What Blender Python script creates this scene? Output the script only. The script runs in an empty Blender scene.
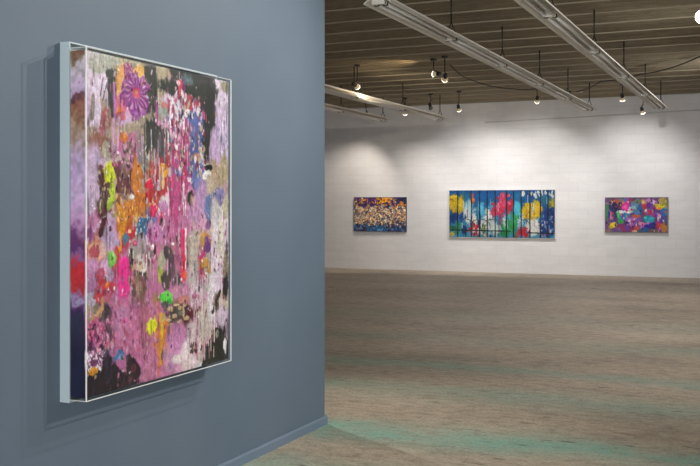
import bpy, bmesh, math, random
import numpy as np
from mathutils import Vector, Matrix

# ------------------------------------------------------------------ paint data
# marks in metres on a canvas (s to the right, t downwards)
PAINT_PALETTE = ['2a2c2a', '46443f', '26202a', '20223c', '5c3c30', '80624f', 'a5917a', 'beb2a0', '9ea098', '787a76', 'cdc8cd', 'ba9fbe', 'd0c0d4', 'b86a96', 'cf96b4', 'b83a74', 'bc2a36', 'a04a50', 'cd7828', 'dc9f50', '4a5c98', '8287aa', '6e3c6e', '5a2832']
PAINT_BASE = [[12, 8, 8, 6, 6, 18, 1, 6, 6, 0, 0, 0, 0, 0, 12, 12], [12, 12, 0, 19, 19, 18, 1, 6, 6, 15, 0, 0, 0, 0, 12, 12], [12, 12, 0, 18, 18, 15, 1, 6, 11, 10, 20, 0, 0, 0, 11, 11], [11, 6, 0, 14, 14, 15, 0, 11, 11, 10, 20, 20, 20, 0, 11, 11], [11, 17, 6, 11, 11, 6, 1, 14, 14, 11, 15, 20, 20, 0, 11, 11], [12, 17, 6, 13, 13, 6, 1, 1, 1, 13, 13, 20, 20, 0, 11, 11], [11, 4, 6, 13, 13, 9, 6, 17, 17, 16, 15, 10, 10, 0, 6, 6], [11, 11, 8, 13, 13, 9, 6, 17, 16, 16, 15, 20, 20, 10, 6, 6], [11, 11, 4, 23, 23, 8, 18, 16, 16, 16, 15, 20, 20, 10, 6, 6], [11, 11, 4, 23, 23, 6, 18, 16, 16, 17, 15, 13, 13, 20, 6, 6], [11, 11, 1, 6, 6, 18, 18, 10, 10, 16, 13, 14, 14, 11, 7, 7], [13, 23, 11, 18, 18, 18, 20, 13, 13, 13, 13, 14, 14, 7, 10, 10], [14, 11, 11, 16, 16, 20, 8, 13, 13, 13, 13, 14, 14, 7, 10, 10], [19, 17, 14, 16, 16, 20, 8, 13, 13, 1, 17, 7, 7, 18, 12, 12], [13, 17, 14, 13, 13, 16, 9, 13, 13, 7, 1, 15, 15, 8, 11, 11], [13, 14, 16, 15, 15, 1, 6, 13, 13, 8, 1, 16, 16, 8, 12, 12], [11, 16, 13, 15, 15, 5, 13, 13, 13, 1, 13, 14, 16, 8, 12, 12], [21, 17, 13, 14, 14, 5, 13, 13, 13, 1, 13, 14, 14, 8, 12, 12], [6, 1, 13, 13, 13, 1, 13, 13, 13, 5, 23, 14, 14, 12, 7, 7], [15, 13, 1, 13, 13, 1, 13, 13, 13, 13, 4, 23, 23, 7, 11, 7], [22, 14, 13, 13, 13, 13, 13, 18, 18, 13, 13, 14, 23, 7, 11, 11], [10, 2, 20, 13, 13, 13, 13, 18, 18, 14, 13, 14, 14, 7, 0, 0], [2, 2, 20, 13, 13, 2, 13, 13, 18, 14, 10, 14, 14, 7, 0, 0], [2, 2, 2, 2, 2, 2, 13, 13, 13, 14, 14, 10, 10, 7, 0, 0]]
PAINT_SIDE = [(0.0, '7a5844'), (0.0331, '86745f'), (0.0675, 'b0a8ac'), (0.1276, 'c0b0c6'), (0.1792, 'b8a0be'), (0.205, '5c3a44'), (0.2393, '86584a'), (0.2909, '8a6450'), (0.3253, '9c8270'), (0.3854, 'a08a80'), (0.4542, 'ab98b4'), (0.5358, 'b49cc0'), (0.6432, 'b8a2c2'), (0.7378, 'b890b8'), (0.7893, '6c3868'), (0.8323, '5a3468'), (0.8753, '8a5888'), (0.9182, 'b02c38'), (0.9698, 'b42830'), (1.0128, 'b03038'), (1.0471, '8a6890'), (1.0772, '9890b0'), (1.1073, '542858'), (1.1417, '2c2848'), (1.2018, '2a2a40'), (1.2663, '221e38'), (1.3737, '1c1c36'), (1.4897, '1a1c34')]
PAINT_MARKS = [
('b',0.0453,0.1025,0.0603,0.0951,'cdbcd4',0.3,0.3,0),
('b',0.141,0.104,0.0349,0.0618,'d6c6de',0.3,0.4,0),
('b',0.0995,0.0565,0.0961,0.035,'a8a89c',0.4,0.6,0),
('b',0.0187,0.0069,0.0464,0.0215,'b9b2b0',0.4,0.6,0),
('b',0.1691,0.0207,0.1131,0.0222,'a3a698',0.3,0.6,0),
('b',0.1903,0.0803,0.0499,0.0268,'2c302c',0.4,0.3,0),
('b',0.1832,0.1435,0.0356,0.0535,'2f332f',0.4,0.3,0),
('b',0.219,0.2114,0.0433,0.0628,'3a3e38',0.4,0.3,0),
('s',0.079,0.1376,0.0722,0.3037,0.0272,'cfc0d8'),
('s',0.052,0.1927,0.0453,0.2885,0.0101,'8a7c74'),
('s',0.1201,0.1065,0.0995,0.1878,0.0035,'5a4258'),
('s',0.148,0.1209,0.1201,0.2032,0.0028,'5a4258'),
('s',0.1975,0.1241,0.2046,0.2754,0.0072,'b060a8'),
('s',0.2262,0.1028,0.2407,0.2904,0.0058,'8f4c92'),
('b',0.3221,0.009,0.1055,0.0183,'9a9678',0.4,0.6,0),
('b',0.4695,0.0741,0.064,0.0803,'2e322d',0.4,0.35,0),
('b',0.4377,0.1717,0.0474,0.0657,'31402f',0.4,0.35,0),
('b',0.2553,0.1355,0.044,0.1085,'dc9a4c',0.35,0.2,0),
('b',0.3908,0.0648,0.0388,0.0604,'dcaa4a',0.35,0.2,0),
('b',0.248,0.2176,0.0439,0.0542,'d8688c',0.45,0.2,0),
('b',0.2997,0.0485,0.0299,0.0319,'a8487c',0.5,0.2,0),
('b',0.3601,0.1563,0.0919,0.097,'8c3a84',0.45,0.2,0),
('b',0.3677,0.2342,0.0691,0.037,'9a4aa0',0.4,0.2,0),
('f',0.3601,0.1471,0.0995,0.0924,'9c3a90','d8b4dc',17),
('b',0.3601,0.1471,0.026,0.0231,'e0405c',0.4,0.4,0),
('b',0.3524,0.1433,0.0122,0.0115,'f06048',0.3,0.4,0),
('b',0.2335,0.246,0.0218,0.0225,'e07038',0.5,0.2,0),
('b',0.2553,0.2667,0.0367,0.0136,'d06a7a',0.5,0.3,0),
('b',0.5672,0.0433,0.0374,0.0915,'b0a283',0.2,0.6,0),
('b',0.3146,0.3121,0.2104,0.0229,'a59580',0.4,0.5,-14),
('b',0.4855,0.2523,0.1127,0.0237,'9c8c7c',0.4,0.5,-10),
('b',0.7036,0.086,0.1578,0.0396,'282c2a',0.4,0.4,0),
('b',0.951,0.0794,0.1538,0.0518,'2c302c',0.3,0.4,0),
('b',0.9994,0.1683,0.0587,0.1358,'272a27',0.3,0.3,0),
('b',0.98,0.3522,0.0583,0.0833,'2a2c2b',0.4,0.3,0),
('b',0.4855,0.3471,0.0725,0.0711,'3c3f3b',0.5,0.4,0),
('b',0.5672,0.3997,0.0416,0.0674,'4a4a4c',0.5,0.4,0),
('b',0.7926,0.036,0.0544,0.0251,'4a6a70',0.6,0.6,0),
('b',0.5839,0.2056,0.0419,0.0338,'8f9a90',0.5,0.3,0),
('b',0.5839,0.1814,0.0335,0.0145,'c87a70',0.5,0.3,0),
('s',0.526,0.1725,0.526,0.2681,0.0082,'a8408c'),
('b',1.1294,0.1833,0.0615,0.139,'c3aecb',0.35,0.25,0),
('b',1.109,0.1052,0.0407,0.0426,'cfc2d6',0.4,0.2,0),
('b',1.0787,0.3731,0.0805,0.1165,'b79cc2',0.4,0.3,0),
('b',1.1499,0.3693,0.0413,0.1395,'aaa6c0',0.4,0.4,0),
('b',1.1499,0.026,0.0516,0.0322,'8f8b72',0.3,0.5,0),
('v',1.0586,0.0609,1.1914,0.4241,26,0.0534,0.2136,0.0036,['d8cade','a98cb8','8d86a8','bda2c8']),
('b',1.0586,0.5061,0.0899,0.0633,'a08a70',0.5,0.5,0),
('b',1.1396,0.477,0.0514,0.075,'a89878',0.4,0.5,0),
('b',0.9994,0.5652,0.0489,0.0627,'b0a088',0.5,0.5,0),
('b',1.109,0.6111,0.061,0.0479,'7a74a8',0.5,0.4,0),
('b',1.1602,0.6698,0.0311,0.0752,'b2aa90',0.4,0.4,0),
('b',0.052,0.3832,0.0403,0.052,'a89488',0.4,0.6,0),
('b',0.0858,0.3898,0.0546,0.0436,'8a5648',0.35,0.4,0),
('b',0.0655,0.491,0.0473,0.1042,'bba3c6',0.3,0.4,0),
('b',0.0319,0.6216,0.04,0.1294,'bda6c4',0.3,0.4,0),
('b',0.141,0.4219,0.0349,0.0397,'a7a08c',0.4,0.4,0),
('b',0.1201,0.5548,0.0277,0.0615,'4a3026',0.4,0.25,0),
('b',0.1201,0.6647,0.0277,0.0527,'59463a',0.5,0.3,0),
('b',0.2553,0.5425,0.0513,0.0904,'6c3a44',0.6,0.35,0),
('b',0.2848,0.4826,0.0371,0.0455,'8d6a7c',0.6,0.4,0),
('k',0.0858,0.4854,0.3448,0.7095,110,0.0029,0.0086,['2c2020','8a5a40','c9b090','5c2c3a','a89a70','7a3048']),
('b',0.1691,0.5226,0.0382,0.0489,'d6e02c',0.4,0.15,0),
('b',0.1832,0.6023,0.0228,0.049,'b8d030',0.5,0.15,0),
('b',0.162,0.6558,0.0141,0.0266,'a8c838',0.5,0.2,0),
('b',0.1761,0.5713,0.0085,0.0356,'7a8a2a',0.4,0.3,0),
('b',0.2335,0.4171,0.0436,0.045,'b06a98',0.6,0.4,0),
('b',0.3146,0.4128,0.0376,0.0366,'7a6a62',0.6,0.4,0),
('k',0.1832,0.3698,0.3601,0.4877,60,0.003,0.0094,['d0a0b8','5c4a40','8a3058','b8a890','c85a90']),
('b',0.27,0.3562,0.0339,0.0254,'d07038',0.35,0.2,0),
('b',0.27,0.3517,0.0148,0.0113,'e8924c',0.4,0.2,0),
('s',0.1975,0.2849,0.1903,0.4193,0.0072,'b98ab4'),
('s',0.2335,0.273,0.2262,0.4084,0.0058,'c8a0c0'),
('b',0.3677,0.5397,0.0384,0.1018,'cf7a30',0.4,0.25,0),
('b',0.3221,0.6692,0.0829,0.0459,'c87a2c',0.5,0.3,0),
('b',0.2553,0.7415,0.0367,0.0904,'c8801e',0.4,0.25,0),
('b',0.3908,0.6414,0.0465,0.0372,'c86a28',0.5,0.3,0),
('b',0.2407,0.836,0.0189,0.0541,'e08c1c',0.4,0.2,0),
('b',0.219,0.9025,0.0144,0.0449,'c05838',0.5,0.3,0),
('k',0.2118,0.6188,0.4377,0.8068,60,0.0024,0.0072,['e8a040','b05c20','f0c070','98501c']),
('b',0.3297,0.6279,0.0197,0.0129,'d0ccc0',0.1,0.2,0),
('b',0.3335,0.6251,0.0091,0.0055,'ffffff',0.1,0.3,0),
('b',0.5342,0.5641,0.0903,0.0957,'b03434',0.45,0.3,0),
('b',0.5922,0.4952,0.0588,0.0581,'a83c3c',0.5,0.4,0),
('b',0.4695,0.5654,0.032,0.026,'e01c3c',0.25,0.15,0),
('b',0.4615,0.6221,0.0239,0.0377,'b8282c',0.4,0.2,0),
('b',0.5797,0.5052,0.0368,0.0362,'f0a41c',0.35,0.15,0),
('b',0.5755,0.5536,0.0184,0.0386,'f0b030',0.3,0.2,0),
('b',0.526,0.6598,0.0123,0.0334,'e04a3c',0.4,0.2,0),
('b',0.4935,0.6883,0.0242,0.038,'e02c5c',0.5,0.2,0),
('b',0.5589,0.7367,0.0249,0.0433,'d83a6c',0.5,0.2,0),
('b',0.5839,0.6646,0.0419,0.029,'b880b0',0.5,0.4,0),
('v',0.6175,0.0969,0.7746,0.7139,60,0.0395,0.1777,0.0035,['c83c78','e0a8c8','a82c58','d8d0d8','902848','c85a94','f0e4ea']),
('b',0.6861,0.5906,0.0435,0.1577,'c04a84',0.5,0.4,0),
('b',0.7212,0.0841,0.0159,0.0446,'d83c64',0.5,0.2,0),
('b',0.7036,0.0613,0.014,0.0124,'f0b0c0',0.4,0.2,0),
('b',0.7566,0.0902,0.0089,0.0499,'8a2c74',0.4,0.3,0),
('b',0.8199,0.1389,0.055,0.0253,'b84858',0.6,0.3,0),
('b',0.866,0.1497,0.0466,0.0204,'a83848',0.6,0.3,0),
('b',0.7926,0.2019,0.0363,0.0201,'d8cfc8',0.6,0.2,0),
('b',0.8475,0.2327,0.0463,0.0457,'4c60a0',0.6,0.3,0),
('b',0.894,0.188,0.0282,0.0256,'cdc6d0',0.6,0.3,0),
('b',0.8108,0.165,0.0365,0.0202,'c03c4c',0.5,0.3,0),
('b',0.8567,0.3083,0.0371,0.0458,'5468a4',0.5,0.3,0),
('b',0.8567,0.3948,0.0371,0.0356,'4858a0',0.5,0.3,0),
('b',0.8847,0.419,0.0375,0.0205,'b07860',0.5,0.3,0),
('b',0.9224,0.376,0.0333,0.0196,'a8a488',0.2,0.25,0),
('b',0.9224,0.3709,0.0143,0.0082,'f0eedc',0.2,0.3,0),
('b',0.8567,0.5169,0.0557,0.0611,'5c6aa6',0.5,0.35,0),
('b',0.9035,0.5772,0.0567,0.0513,'6a76b0',0.5,0.4,0),
('b',0.9703,0.4982,0.0387,0.0182,'d8d6d4',0.6,0.2,0),
('b',0.9414,0.5197,0.0287,0.0155,'e0dcdc',0.5,0.2,0),
('b',0.8108,0.5384,0.0228,0.0151,'d8d4d8',0.5,0.2,0),
('b',0.98,0.4719,0.0389,0.0156,'202220',0.6,0.2,0),
('b',0.8199,0.6241,0.0311,0.0354,'3c3634',0.5,0.3,0),
('b',0.829,0.6392,0.0147,0.0202,'b8a088',0.5,0.3,0),
('k',0.6175,0.1123,0.9606,0.5641,190,0.0029,0.0108,['e8e4ea','30303a','c04878','5468a4','d8b0c8','8a2c48','b8a890']),
('b',0.9224,0.6387,0.0571,0.0824,'b48cbc',0.4,0.4,0),
('b',0.9897,0.6801,0.0487,0.0678,'6878ac',0.4,0.35,0),
('b',1.0487,0.7118,0.0398,0.0738,'b8b8b4',0.4,0.4,0),
('b',0.866,0.7154,0.0652,0.051,'b884b0',0.5,0.4,0),
('v',0.4695,0.304,0.6516,0.5924,26,0.0385,0.125,0.0033,['b8a0b8','8c6c84','d0c0d0','6a5c68']),
('b',0.0655,0.7385,0.0473,0.0347,'c07aa8',0.5,0.4,0),
('b',0.1271,0.7571,0.0417,0.0352,'5a2830',0.4,0.2,0),
('b',0.1063,0.783,0.0207,0.0219,'46242a',0.4,0.25,0),
('b',0.1761,0.767,0.0355,0.04,'b796bc',0.4,0.4,0),
('b',0.1832,0.8206,0.0569,0.0445,'b89cc4',0.4,0.5,0),
('b',0.0319,0.7984,0.0333,0.0345,'8f4c86',0.5,0.5,0),
('b',0.0655,0.8775,0.0676,0.0434,'d4988c',0.35,0.3,0),
('b',0.0587,0.8685,0.0438,0.026,'b8505c',0.45,0.3,0),
('b',0.1201,0.8625,0.0208,0.0352,'d8b0a8',0.4,0.4,0),
('b',0.0453,0.9285,0.0402,0.0346,'bf86b4',0.4,0.5,0),
('b',0.134,0.9336,0.0418,0.0309,'c89ac4',0.5,0.5,0),
('b',0.1903,0.9056,0.0314,0.0401,'78c850',0.4,0.15,0),
('b',0.1832,0.8963,0.01,0.0134,'4a8838',0.4,0.2,0),
('b',0.1903,0.8832,0.0107,0.0134,'a0e070',0.4,0.2,0),
('b',0.2335,0.9212,0.0218,0.045,'b83c50',0.5,0.3,0),
('b',0.1132,0.9587,0.0276,0.0263,'b84868',0.5,0.3,0),
('b',0.1975,0.964,0.0143,0.0357,'9c4c60',0.5,0.4,0),
('b',0.4142,0.7674,0.047,0.042,'3a6690',0.45,0.2,0),
('b',0.4377,0.7397,0.0237,0.0188,'305880',0.5,0.2,0),
('b',0.2848,0.8193,0.0334,0.0273,'4a7494',0.5,0.25,0),
('k',0.3601,0.716,0.4695,0.8188,20,0.0025,0.005,['a8c8d8','204860','c0d4dc']),
('b',0.3448,0.8719,0.0533,0.0553,'a09890',0.5,0.35,0),
('b',0.4142,0.8561,0.0391,0.0467,'b0a0a8',0.5,0.4,0),
('b',0.3221,0.8985,0.0121,0.055,'3a3636',0.4,0.3,0),
('b',0.3754,0.952,0.0462,0.0232,'c0a080',0.6,0.2,0),
('b',0.422,0.9687,0.0314,0.0187,'d4c8c0',0.5,0.2,0),
('b',0.3601,0.9834,0.023,0.0185,'54423c',0.5,0.3,0),
('b',0.3524,0.8399,0.0229,0.0138,'d04878',0.4,0.2,0),
('b',0.3908,0.911,0.031,0.0232,'b8b0ac',0.5,0.3,0),
('v',0.2848,0.8037,0.4695,1.0586,26,0.0232,0.0742,0.0027,['d8d0cc','5c5450','8c7c78','b89c98']),
('b',0.5097,0.8074,0.065,0.0762,'bd78b0',0.4,0.5,0),
('b',0.5342,0.9038,0.041,0.067,'c06a90',0.5,0.5,0),
('b',0.4855,0.8636,0.0193,0.0142,'e0c8cc',0.3,0.2,0),
('b',0.4935,0.8592,0.0081,0.0057,'ffffff',0.2,0.3,0),
('k',0.4377,0.6984,0.7388,0.9399,110,0.0027,0.008,['e0b8d0','a03c70','d890c0','702c50','c84c84']),
('b',0.5672,0.9391,0.0416,0.0674,'a8a48c',0.4,0.4,0),
('b',0.5589,1.0059,0.0249,0.0385,'b0b450',0.5,0.4,0),
('b',0.6175,0.8931,0.0424,0.0438,'484444',0.5,0.3,0),
('b',0.6516,0.9827,0.0344,0.0881,'604a54',0.5,0.4,0),
('b',0.6006,1.0281,0.0337,0.0436,'4c4640',0.5,0.4,0),
('b',0.6688,0.8659,0.026,0.0246,'b86a80',0.5,0.4,0),
('b',0.6602,0.8558,0.0121,0.0078,'f4f0ee',0.3,0.2,0),
('b',0.6175,1.0487,0.0339,0.0292,'5a4c48',0.5,0.4,0),
('s',0.7477,0.7991,0.7477,0.9487,0.0178,'e42c70'),
('s',0.7728,0.7897,0.7701,0.9799,0.0081,'f4dce4'),
('s',0.7477,0.9288,0.7477,1.0285,0.0196,'e83454'),
('b',0.7656,1.0147,0.0233,0.02,'f05838',0.4,0.2,0),
('s',0.7124,0.7784,0.7124,0.8478,0.0044,'e0a0c0'),
('b',0.7036,0.9365,0.0263,0.0791,'b8648c',0.4,0.5,0),
('b',0.8475,0.8931,0.0555,0.1219,'ada498',0.4,0.5,0),
('b',0.829,1.0188,0.0551,0.081,'b4aeaa',0.4,0.5,0),
('b',0.9703,0.8723,0.0387,0.0468,'6c3878',0.35,0.2,0),
('b',0.9224,0.8447,0.0228,0.0412,'b88c48',0.4,0.3,0),
('b',0.951,0.9595,0.0385,0.0311,'c08c40',0.35,0.2,0),
('b',0.9897,0.9981,0.0195,0.0261,'bc8440',0.3,0.2,0),
('b',0.98,0.7737,0.0291,0.0312,'8c5c94',0.5,0.3,0),
('b',1.0487,0.9542,0.0398,0.2371,'cfc0d0',0.3,0.4,0),
('b',1.109,0.8508,0.0407,0.1278,'c3bcae',0.3,0.5,0),
('b',1.1602,1.0406,0.0269,0.1397,'8a7860',0.4,0.5,0),
('b',1.1602,1.0997,0.0311,0.0537,'2c2a28',0.4,0.3,0),
('b',1.1706,0.8959,0.0104,0.0538,'4a4238',0.5,0.3,0),
('k',0.7746,0.7682,1.1602,1.1571,70,0.0031,0.0077,['8c4468','c8b0a0','6a5048','d8ccd0','a86a90']),
('s',0.27,0.9277,0.2663,1.0771,0.0314,'f02c94'),
('b',0.27,1.0502,0.0369,0.0408,'ee2e92',0.3,0.15,0),
('b',0.2774,1.1053,0.0222,0.0227,'d85a98',0.4,0.4,0),
('b',0.155,1.0233,0.0492,0.0177,'cc3a3c',0.5,0.25,0),
('b',0.148,1.0184,0.014,0.0133,'f0802c',0.4,0.2,0),
('b',0.0858,1.0704,0.0232,0.0262,'c83c48',0.5,0.3,0),
('b',0.1975,1.031,0.0286,0.0179,'c8405c',0.5,0.3,0),
('b',0.1691,0.98,0.0283,0.0266,'a888b0',0.4,0.4,0),
('b',0.0187,1.056,0.0398,0.0301,'a8a0bc',0.6,0.3,0),
('b',0.0453,1.0842,0.0268,0.0173,'c0b4c8',0.6,0.3,0),
('b',0.0453,1.0107,0.0402,0.0259,'a06c98',0.5,0.4,0),
('b',0.0995,1.1329,0.048,0.0175,'c08c5c',0.4,0.2,-38),
('b',0.0655,1.1512,0.0338,0.0113,'b88460',0.4,0.2,-20),
('b',0.1201,1.091,0.0139,0.0264,'b88060',0.4,0.3,0),
('b',0.148,1.1289,0.0252,0.0354,'3e3640',0.35,0.2,0),
('b',0.1691,1.1443,0.017,0.0266,'4a3c4a',0.4,0.2,0),
('b',0.155,1.2004,0.0211,0.0354,'403444',0.4,0.2,0),
('b',0.1761,1.2429,0.0113,0.0267,'382c34',0.4,0.25,0),
('b',0.1761,1.3096,0.0128,0.0267,'4a2c34',0.4,0.3,0),
('b',0.3221,1.1644,0.0226,0.0321,'4c3c44',0.4,0.2,0),
('b',0.3448,1.0562,0.0183,0.0415,'5a4a44',0.5,0.3,0),
('b',0.3601,1.0112,0.0306,0.0277,'8a6e58',0.6,0.3,0),
('b',0.3372,1.1062,0.0091,0.0276,'5c4c48',0.5,0.3,0),
('b',0.3831,1.0453,0.0232,0.0325,'9c7c6c',0.5,0.4,0),
('b',0.3146,1.2598,0.1503,0.1557,'b4628e',0.3,0.6,0),
('b',0.2553,1.1847,0.0587,0.0904,'b87aa4',0.4,0.6,0),
('k',0.1832,1.1053,0.5922,1.4996,240,0.0025,0.0074,['cf86ae','a04c78','d8a0bc','c0586c','8c4470','d87c8c']),
('b',0.4377,1.2138,0.0632,0.0939,'b0647e',0.5,0.6,0),
('b',0.4456,1.4497,0.0634,0.0564,'bc7096',0.4,0.5,0),
('b',0.3754,1.4062,0.0462,0.0371,'c0689c',0.4,0.5,0),
('b',0.2774,1.1916,0.0296,0.0136,'d85c9c',0.5,0.3,0),
('b',0.4815,1.2375,0.0418,0.0426,'d8dc20',0.45,0.12,0),
('b',0.4775,1.2655,0.0161,0.0189,'e0d828',0.4,0.2,0),
('b',0.6091,1.1161,0.0507,0.0316,'5cd848',0.45,0.12,0),
('b',0.626,1.1322,0.0213,0.0146,'44c040',0.4,0.2,0),
('s',0.5589,1.1982,0.5589,1.4194,0.0187,'d08c2c'),
('b',0.5672,1.2665,0.0133,0.0385,'d8b028',0.4,0.2,0),
('s',0.5342,1.1191,0.5383,1.4786,0.0082,'c86c5c'),
('b',0.5672,1.3869,0.0125,0.0289,'6a5a44',0.5,0.3,0),
('b',0.5342,1.3584,0.0099,0.0335,'c87a3c',0.5,0.3,0),
('b',0.5922,1.1533,0.0336,0.0242,'4c5450',0.5,0.3,0),
('b',0.5097,1.1169,0.0244,0.0381,'a07858',0.6,0.35,0),
('b',0.5755,1.2145,0.025,0.0241,'c0b050',0.5,0.3,0),
('b',0.6949,1.2025,0.0874,0.0444,'4e4640',0.45,0.2,0),
('b',0.8108,1.2195,0.0365,0.0404,'5c2430',0.5,0.2,0),
('b',0.829,1.2618,0.0239,0.0253,'682c3c',0.5,0.2,0),
('b',0.7566,1.1689,0.0447,0.02,'4c3034',0.5,0.2,0),
('b',0.6345,1.172,0.0222,0.0107,'c4a47c',0.6,0.15,0),
('b',0.6688,1.2097,0.0225,0.0098,'c4a47c',0.6,0.15,0),
('b',0.7212,1.1755,0.0265,0.0099,'c4a47c',0.6,0.15,0),
('b',0.7477,1.203,0.016,0.0199,'c4a47c',0.6,0.15,0),
('b',0.6861,1.1573,0.0261,0.0069,'c4a47c',0.6,0.15,0),
('b',0.7746,1.2307,0.0216,0.01,'c4a47c',0.6,0.15,0),
('b',0.6175,1.2238,0.0254,0.0097,'c4a47c',0.6,0.15,0),
('b',0.7124,1.244,0.0211,0.0099,'c4a47c',0.6,0.15,0),
('b',0.643,1.251,0.0206,0.0078,'c4a47c',0.6,0.15,0),
('b',0.7566,1.1639,0.0143,0.012,'c4a47c',0.6,0.15,0),
('b',0.7212,1.2003,0.0194,0.0129,'6c7468',0.4,0.2,0),
('b',0.894,1.2281,0.0339,0.0205,'b8a8a4',0.3,0.25,0),
('b',0.894,1.2357,0.0104,0.0061,'ffffff',0.2,0.3,0),
('b',0.6949,1.2618,0.014,0.0148,'6c2c44',0.5,0.3,0),
('b',0.6861,1.3396,0.0871,0.0887,'c07cae',0.4,0.5,0),
('b',0.6345,1.4208,0.0512,0.0586,'c088b0',0.4,0.5,0),
('b',0.7926,1.3936,0.0635,0.0603,'d8c8cc',0.45,0.4,0),
('b',0.7212,1.4235,0.0618,0.0248,'ddd0d2',0.5,0.4,0),
('b',0.8475,1.2994,0.0555,0.061,'cbb4bc',0.4,0.5,0),
('b',0.8108,1.4566,0.073,0.0505,'d8c0c4',0.4,0.5,0),
('b',0.9319,1.3867,0.0382,0.1032,'bdb09c',0.3,0.4,0),
('b',0.951,1.2495,0.0577,0.0932,'c4b8b0',0.3,0.5,0),
('b',1.019,1.1623,0.0394,0.1363,'d6ccd4',0.3,0.4,0),
('b',0.866,1.1232,0.0745,0.0714,'c9b2be',0.4,0.5,0),
('b',0.8567,1.1275,0.0279,0.0153,'b85c84',0.6,0.3,0),
('b',0.7212,1.0961,0.0706,0.0347,'c888a8',0.4,0.5,0),
('b',0.7566,1.139,0.0537,0.02,'c47c74',0.5,0.4,0),
('q',[(1.0487,1.3178),(1.109,1.3355),(1.1499,1.453),(1.1706,1.5204),(0.9129,1.5076),(0.9606,1.4113)],'262822'),
('b',1.0686,1.3466,0.0181,0.0212,'8c8678',0.3,0.4,0),
('b',1.1499,1.4154,0.0186,0.0429,'d8d4d6',0.4,0.25,0),
('b',1.1191,1.2566,0.0511,0.0534,'cbb8cc',0.4,0.3,0),
('b',1.0586,1.1764,0.03,0.0475,'6c6050',0.3,0.5,0),
('s',1.0988,1.1269,1.0289,1.2262,0.0122,'3c382e'),
('b',1.181,1.5004,0.0104,0.0324,'2a2c30',0.3,0.3,0),
('k',0.8108,1.3703,0.9606,1.4163,16,0.0038,0.009,['4c3038','6c3c4c','3a2a2a']),
('b',0.9129,1.3945,0.0284,0.0062,'4a2c34',0.6,0.2,0),
('b',0.8753,1.4048,0.0187,0.0061,'4a2c34',0.6,0.2,0),
('v',0.7746,1.1015,1.0586,1.4614,26,0.0514,0.2057,0.0033,['e0d6da','b89cac','c8b8b0','a8707c']),
('b',0.079,1.231,0.068,0.0523,'a8487c',0.5,0.4,0),
('k',0.0187,1.1671,0.1691,1.3069,110,0.0027,0.0077,['d86a98','5c2c54','e09ab8','8c3c6c','c84860','3c2440']),
('b',0.0319,1.2813,0.0267,0.0302,'4c2448',0.5,0.3,0),
('b',0.0722,1.3389,0.0611,0.0435,'6c3464',0.4,0.3,0),
('k',0.0121,1.2954,0.134,1.3824,130,0.0022,0.0054,['f0e4ee','e8d0e4','3c2048','f4f0f4','b868a0']),
('b',0.052,1.3836,0.0303,0.0173,'d8922c',0.4,0.2,0),
('b',0.0319,1.3891,0.0133,0.0086,'c87c20',0.4,0.2,0),
('b',0.148,1.3765,0.035,0.0707,'241f2a',0.4,0.25,0),
('b',0.0995,1.4479,0.0961,0.0394,'2a222a',0.3,0.25,0),
('b',0.2553,1.4651,0.088,0.0407,'2c2228',0.3,0.25,0),
('b',0.3297,1.4269,0.0605,0.0505,'34262c',0.3,0.2,0),
('b',0.2997,1.372,0.0224,0.0274,'342830',0.4,0.25,0),
('b',0.2046,1.4119,0.0431,0.0358,'2c242c',0.4,0.25,0),
('b',0.2335,1.3399,0.0363,0.0225,'4a70a8',0.5,0.25,0),
('b',0.2553,1.3746,0.0367,0.0271,'c06aa0',0.4,0.2,0),
('b',0.248,1.351,0.0175,0.0108,'6aa0c8',0.5,0.3,0),
('b',0.1975,1.3214,0.0286,0.0179,'b870a0',0.4,0.3,0),
('b',0.3109,1.4309,0.0083,0.0059,'e8dcd0',0.2,0.2,0),
('b',0.3372,1.4143,0.0182,0.0184,'6c3444',0.5,0.4,0),
('b',0.3146,1.4658,0.0225,0.0183,'54303c',0.5,0.4,0),
('k',0.1271,1.4198,0.3908,1.5103,30,0.0023,0.0053,['4c3c44','6c4450','201a20','3c3448']),
('k',0.0055,0.2107,1.181,1.1184,160,0.0023,0.0052,['f0ecf0','e0d0dc','2c2428','d8a8c4']),
]
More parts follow.
